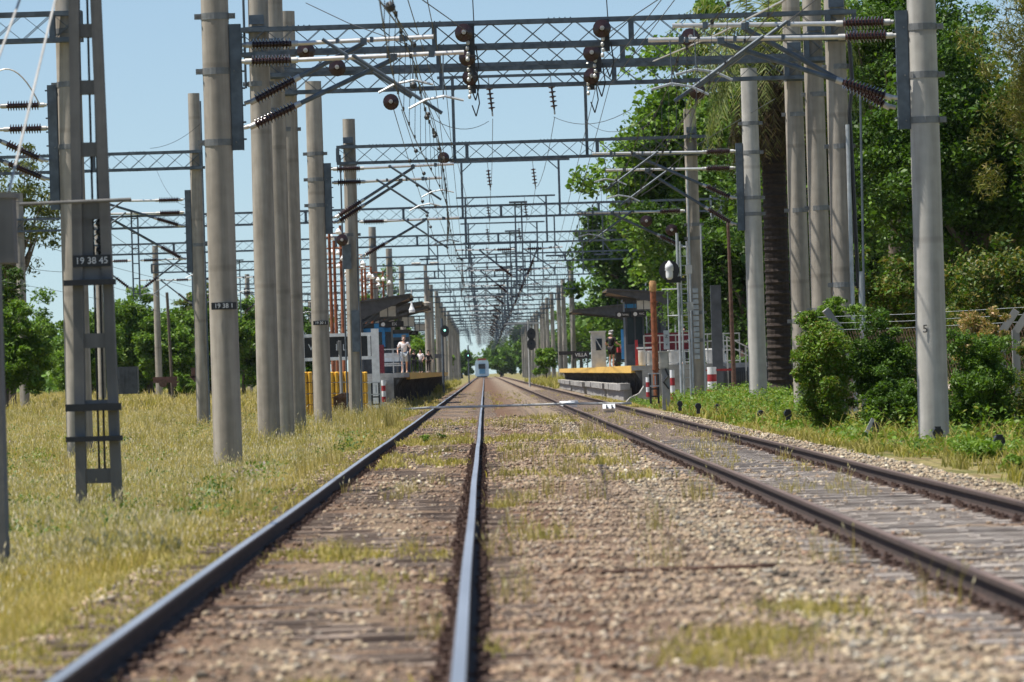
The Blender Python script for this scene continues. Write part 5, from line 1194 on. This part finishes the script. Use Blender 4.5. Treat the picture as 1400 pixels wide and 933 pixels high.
tree('shrub','olive shrub with drooping twigs right of the tallest mast','shrub',(13.6,150,0),(13.9,150,2.6),(2.6,2,2.2),110,260,.11,DK+OLV,.06,8,.22,group='undergrowth shrubs on the right')
tree('shrub','yellow green thicket behind the dark shaded mast','shrub',(10.2,262,0),(10.2,262,4.6),(1.7,2,3.2),70,170,.17,OLV+MID,.06,6,.22,group='undergrowth shrubs on the right')
tree('shrub','low dark bush under the trees at the picket fence','shrub',(12.8,242,0),(12.8,242,1.6),(3.6,2,1.7),90,170,.16,DK+MID,.06,6,.2,group='undergrowth shrubs on the right')
VG='vine bushes along the fence'
for lab,base,ctr,rad,ncl,per,L,pal in [
 ('vine covered mound hiding the middle fence posts',(7.2,121.5,-.2),(7.2,121.5,.95),(.75,1.1,1.75),190,350,.062,BR+MID+OLV+BR),
 ('dark shaded ivy wall left of the tallest right mast',(8.5,122,-.2),(8.5,122.4,1.0),(1.05,.8,1.6),160,320,.062,DK+MID),
 ('deep green leafy bush directly right of the tallest mast',(9.25,106,-.3),(9.2,106,.65),(.95,.9,1.4),170,330,.055,DK+MID+BR[:1]),
 ('brownish tangled bush at the right edge under the bent posts',(10.5,107,-.3),(10.6,107.5,.6),(1.0,.9,1.35),150,300,.055,OLV+DK),
 ('leafy bush beyond the picture edge on the right',(12.3,107,-.3),(12.3,107.5,.5),(1.1,.9,1.1),110,260,.06,OLV+DK),
 ('tall leafy climber at the foot of the three right masts',(8.1,132.6,-.1),(8.1,132.4,1.6),(1.0,.6,1.7),150,280,.075,BR+BR+MID),
 ('low dark bush behind the tallest mast',(8.3,115,-.3),(8.3,115,.25),(.8,.8,.95),110,270,.06,DK+MID)]:
    tree('vine_bush',lab,'bush',base,ctr,rad,ncl,per,L,pal,.04,8,.22,group=VG)
tree('flowering_bush','bush topped with dry pink flower heads right of the tallest mast','bush',(9.4,109,-.3),(9.5,109,1.65),(.75,.5,.75),120,150,.05,[(.36,.24,.17),(.42,.27,.25),(.16,.15,.06),(.12,.15,.05),(.30,.2,.12)],.04,14,.22,up=0,narrow=.4)
for k,(px,py,w,h,lab) in enumerate([(1235,596,.35,.42,'round bright green weed left of the tallest mast foot'),(1345,632,.6,.34,'spreading bright green weed at the right ballast edge'),(1010,560,1.0,.55,'bright green nettle patch before the lone pale mast'),(1390,645,.35,.22,'low green weed in the right corner of the verge'),(583,608,.13,.20,'single bright green weed between the left track rails'),(605,604,.14,.16,'dark small weed beside the bright one in the left track')]):
    g=on(px,py,-.3 if k in(0,1,3) else -.18); tree('weed_plant',lab,'weed',(g.x,g.y,g.z),(g.x,g.y,g.z+h*.55),(w,w*1.2,h*.55),36,90 if w>.2 else 25,.05 if w>.2 else .045,BR if k!=5 else DK,.02,6,.3)
def verge():
    Cs=[];cs=[]
    for n,x0,x1,y0,y1,h in [(26000,6.3,9.6,140,204,.55),(9000,6.1,9.2,118,142,.32),(7000,6.6,9.0,88,116,.26),(7000,7.6,12.5,100,122,.6),(5000,6.0,9,205,238,.3)]:
        q=n//60; qx=rng.uniform(x0,x1,q); qy=rng.uniform(y0,y1,q); qh=h*rng.uniform(.4,1.25,q); i=rng.integers(0,q,n)
        X=qx[i]+rng.normal(0,.13,n); Y=qy[i]+rng.normal(0,.35,n); Z=gz(X,Y)+rng.random(n)*qh[i]
        tone=rng.random(q)[i][:,None]; Cs.append(np.stack([X,Y,Z],-1)); c=leafcols(n,BR)*(1-tone)+leafcols(n,MID+[(.2,.21,.06)])*tone; cs.append(c)
    C=np.concatenate(Cs); v,l,c=leaf_cloud(C,.085,np.concatenate(cs),narrow=.45,up=.6); o=np_mesh('verge_weeds',v,4,l,M['leaf'],c)
    props(o,'lush bright green leafy weeds covering the verge right of the tracks','weeds',kind='stuff')
verge()
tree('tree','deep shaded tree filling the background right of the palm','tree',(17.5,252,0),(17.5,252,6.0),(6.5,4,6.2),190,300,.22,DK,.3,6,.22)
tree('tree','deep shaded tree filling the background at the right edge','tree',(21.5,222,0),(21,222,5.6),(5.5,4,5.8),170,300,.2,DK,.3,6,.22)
# palm
def palm():
    x,y=10.35,200; t=thing('palm_tree','tall palm with dark thick trunk and hanging dead fronds','palm tree',(x,y,0)); H=12.3
    mb=MB(); pr=[(0,.6),(.5,.5)]
    for k in range(60): z=.6+k*.19; pr+=[(z,.42+.03*(k%2)),(z+.1,.405)]
    mb.lathe((x,y,-.1),(0,0,1),pr,16); build(mb,'trunk',M['palmbark'],t)
    def fronds(name,n,el0,el1,Lf,droop,cols,zoff):
        vs=[];ls=[];cs=[];o=0
        for i in range(n):
            az=rng.uniform(0,6.283); el=rng.uniform(el0,el1); L=Lf*rng.uniform(.8,1.15); p=np.array([x,y,H+zoff+rng.uniform(-.4,.4)]); d=np.array([math.cos(az)*math.cos(el),math.sin(az)*math.cos(el),math.sin(el)])
            side=np.array([-math.sin(az),math.cos(az),0]); st=34
            for k in range(st):
                f=k/st; d=d+np.array([0,0,-droop/st*(.6+f)]); d/=np.linalg.norm(d); p=p+d*L/st
                w=.62*math.sin(math.pi*min(1,f*.9+.12))+.06
                for s in(-1,1):
                    q=p+side*s*w*rng.uniform(.5,1)+d*w*rng.uniform(.3,.9)+np.array([0,0,-w*rng.uniform(.15,1.1)])+rng.normal(size=3)*.05; e=d*.03
                    vs+=[p-e,p+e,q]; ls+=[o,o+1,o+2]; o+=3; c=np.array(cols[rng.integers(len(cols))])*rng.uniform(.8,1.2); cs+=[c,c,c]
        np_mesh(name,np.array(vs),3,np.array(ls),M['leaf'],np.array(cs),parent=t)
    fronds('green_fronds',96,-.2,1.35,4.6,2.6,[(.13,.17,.045),(.19,.20,.06),(.08,.12,.03)],0)
    fronds('dead_fronds',80,-1.2,-.2,3.7,2.6,[(.10,.062,.03),(.07,.045,.025),(.14,.11,.045),(.045,.03,.018),(.13,.13,.04)],-.6)
palm()
# left hand side
tree('eucalyptus_tree','tall sparse eucalyptus with open branches at the left edge','tree',(-25,300,.4),(-24.6,300,10.4),(4.6,4,4.6),75,150,.22,[(.10,.12,.05),(.13,.14,.05),(.07,.09,.035)],.32,26,.2,narrow=.35,up=0,shell=.35)
tree('tree','dark lower tree crown behind the grey box at far left','tree',(-24.5,280,.4),(-24,280,5.6),(2.2,2.2,2.6),70,220,.18,DK+[(.06,.08,.03)],.25,10,.24)
tree('tree','bright green feathery bushy tree at left edge of the field','tree',(-21.5,255,.3),(-21.2,255,2.9),(2.7,2.2,2.6),130,260,.19,BR+MID,.15,10,.2,narrow=.35)
tree('tree','green leafy tree right of the ladder post','tree',(-24.8,425,.4),(-25.4,425,4.2),(4.0,3.5,4.3),230,260,.24,MID+BR,.25,8,.2,narrow=.6)
tree('tree','green leafy tree behind the lone concrete mast','tree',(-20.6,430,.4),(-20.8,430,4.2),(3.8,3.5,4.4),220,260,.24,MID+BR,.25,8,.2,narrow=.6)
tree('tree','dark green tree half hidden by the number plate mast','tree',(-18,470,.4),(-18,470,3.8),(3.2,3.5,4.2),110,220,.26,DK+MID,.25,8,.2)
tree('tree','dark tree between the triple masts and the number plate mast','tree',(-16.5,500,.4),(-15.8,500,3.6),(3.4,3.5,4.2),110,200,.28,DK+MID,.25,8,.22)
tree('tree','dense green tree directly behind the ladder post','tree',(-30.5,440,.4),(-30.5,440,3.8),(4.2,3.5,4.4),120,240,.25,MID+BR,.25,8,.2,narrow=.6)
for k,(x,y,z,r,lab) in enumerate([(-33,400,4.0,4.2,'bushy green tree half cut by the ladder post'),(-28.3,410,3.4,3.4,'bright green tree between ladder post and dark container'),(-22.9,415,3.2,3.0,'bright green low tree behind the dark container'),(-18.6,440,3.8,3.2,'green tree right of the derelict wagon'),(-27,285,2.6,2.8,'pale green bush under the eucalyptus')]):
    tree('tree',lab,'tree',(x,y,.3),(x,y,z),(r,3,z*1.02),170,230,.22,BR+MID,.15,8,.2,narrow=.55)
tree('shrub','small light green shrub beside the derelict wagon','shrub',(-19.6,375,.3),(-19.6,375,1.1),(1.0,1,.85),40,150,.13,BR,.05,5,.25)
tree('tree','flat topped distant tree above the left tree line','tree',(-32,640,.5),(-31.5,640,9.2),(4.6,4,3.4),70,150,.36,OLV+MID,.35,12,.22,flat=.5)
tree('tree','hazy low tree at far left behind the ladder post','tree',(-33,560,.5),(-33,560,4.2),(7,4,4.6),110,170,.36,MID,.3,6,.2)
for k,(x,y,r,h,lab) in enumerate([(-10.5,600,4,13,'tall distant tree behind the left platform masts'),(-7.8,560,2.2,5,'sunlit green bush past the end of the left platform'),(-9,700,3,7,'sunlit distant bush left of the far signal'),(-12,820,5,10,'hazy tree left of the vanishing point'),(-14,1050,6,11,'hazy farthest tree left of the vanishing point'),(-9,470,2.8,8,'dark tree behind the left canopies'),(6.9,640,1.7,4.5,'sunlit green bush right of the distant train'),(-6.5,900,2.2,5,'sunlit green bush left of the distant train')]):
    tree('tree' if h>6 else 'bush',lab,'tree' if h>6 else 'bush',(x,y,0),(x,y,h*.55),(r,r,h*.48),70,120,.34 if y<650 else .5,BR if k in(1,2,6,7) else MID,.3 if h>6 else .08,5,.24)
for k,(x,y,r,h,lab) in enumerate([(6,1900,10,15,'hazy tree clump closing the view behind the train'),(-18,2000,14,16,'hazy tree clump left of the train at the horizon'),(24,2000,14,17,'hazy tree clump right of the train at the horizon'),(12,1700,6,18,'narrow hazy tree at the end of the line')]):
    tree('tree',lab,'tree',(x,y,0),(x,y,h*.5),(r,r,h*.48),90,90,1.1,MID,.4,5,.24)
for k,(x,y,r,h,lab) in enumerate([(-6,1500,5,8,'hazy tree just left of the train roof'),(4.5,1560,5,9,'hazy tree just right of the train roof'),(11,1350,5,9,'hazy tree between train and right masts'),(-13,1400,6,10,'hazy tree between train and left masts')]):
    tree('tree',lab,'tree',(x,y,0),(x,y,h*.45),(r,r,h*.5),90,110,.8,MID,.3,5,.24)
# distant wood lines on both sides
def wood(name,label,x0,x1,y0,y1,h,n,pal):
    X=rng.uniform(x0,x1,n); Y=rng.uniform(y0,y1,n); top=h*(.55+.25*np.sin(X*.13+Y*.02)+.2*np.sin(X*.41)); Z=rng.random(n)**.7*top+.2
    v,l,c=leaf_cloud(np.stack([X,Y,Z],-1),1.0,leafcols(n,pal)); o=np_mesh(name,v,4,l,M['leaf'],c); props(o,label,'wood',kind='stuff')
wood('far_wood','far green wood behind the left field',-110,-28,620,760,9,26000,MID)
wood('far_wood','dark wood filling the background right of the station',13,75,330,520,15,34000,DK)
# ------------------------------------------------------------------ camera, sky, sun
cam=bpy.data.cameras.new('camera'); co=bpy.data.objects.new('camera',cam); COL.objects.link(co); scene.camera=co
cam.sensor_width=36; cam.lens=F/1400*36; cam.clip_start=.5; cam.clip_end=9000
cam.shift_x=37.5/1400; cam.shift_y=42.5/1400
rt=Vector((1,0,-ROLL)).normalized(); up=Vector((ROLL,0,1)).normalized(); fw=Vector((0,1,0))
mw=Matrix((( rt.x,up.x,-fw.x,0),(rt.y,up.y,-fw.y,0),(rt.z,up.z,-fw.z,CAMH),(0,0,0,1))); co.matrix_world=mw
cam.dof.use_dof=True; cam.dof.focus_distance=150; cam.dof.aperture_fstop=5.6; cam.dof.aperture_blades=9
EL,AZ=R(67),R(-95)      # azimuth measured from +Y towards +X: sun stands to the left, a touch behind the camera
w=bpy.data.worlds.new('World'); scene.world=w; w.use_nodes=True; nt=w.node_tree; bg=nt.nodes['Background']
sky=nt.nodes.new('ShaderNodeTexSky'); sky.sky_type='NISHITA'; sky.sun_disc=False; sky.sun_elevation=EL; sky.sun_rotation=AZ
sky.air_density=1.0; sky.dust_density=.0; sky.ozone_density=2.5; sky.altitude=0
tcw=nt.nodes.new('ShaderNodeTexCoord'); mpw=nt.nodes.new('ShaderNodeMapping'); mpw.inputs['Location'].default_value=(0,0,.06)   # a clear dry horizon: read the sky a little higher up
nt.links.new(tcw.outputs['Generated'],mpw.inputs['Vector']); nrw=nt.nodes.new('ShaderNodeVectorMath'); nrw.operation='NORMALIZE'; nt.links.new(mpw.outputs[0],nrw.inputs[0]); nt.links.new(nrw.outputs[0],sky.inputs['Vector'])
nt.links.new(sky.outputs[0],bg.inputs[0]); bg.inputs[1].default_value=.074
sl=bpy.data.lights.new('sun','SUN'); sl.energy=5.0; sl.angle=R(.53); sl.color=(1,.94,.85); so=bpy.data.objects.new('sun',sl); COL.objects.link(so)
d=Vector((math.sin(AZ)*math.cos(EL),math.cos(AZ)*math.cos(EL),math.sin(EL))); so.rotation_euler=d.to_track_quat('Z','Y').to_euler(); so.location=(0,0,60)
vs=scene.view_settings; vs.view_transform='Standard'; vs.look='None'; vs.exposure=.72; vs.gamma=1; vs.use_curve_mapping=False
scene.cycles.max_bounces=6; scene.cycles.transparent_max_bounces=8; scene.cycles.use_denoising=True

# ------------------------------------------------------------------ air
hb=MB(); hb.span((-3100,-100,-4),(3100,4700,24)); hz=build(hb,'haze',M['glass']); props(hz,kind='stuff'); hm=bpy.data.materials.new('air'); hm.use_nodes=True; hn=hm.node_tree; hn.nodes.clear()
ho=hn.nodes.new('ShaderNodeOutputMaterial'); hv=hn.nodes.new('ShaderNodeVolumePrincipled'); hv.inputs['Color'].default_value=(.80,.90,1,1); hv.inputs['Density'].default_value=.00002; hv.inputs['Anisotropy'].default_value=.2
hn.links.new(hv.outputs[0],ho.inputs['Volume']); hz.data.materials.clear(); hz.data.materials.append(hm)
scene.cycles.volume_bounces=0
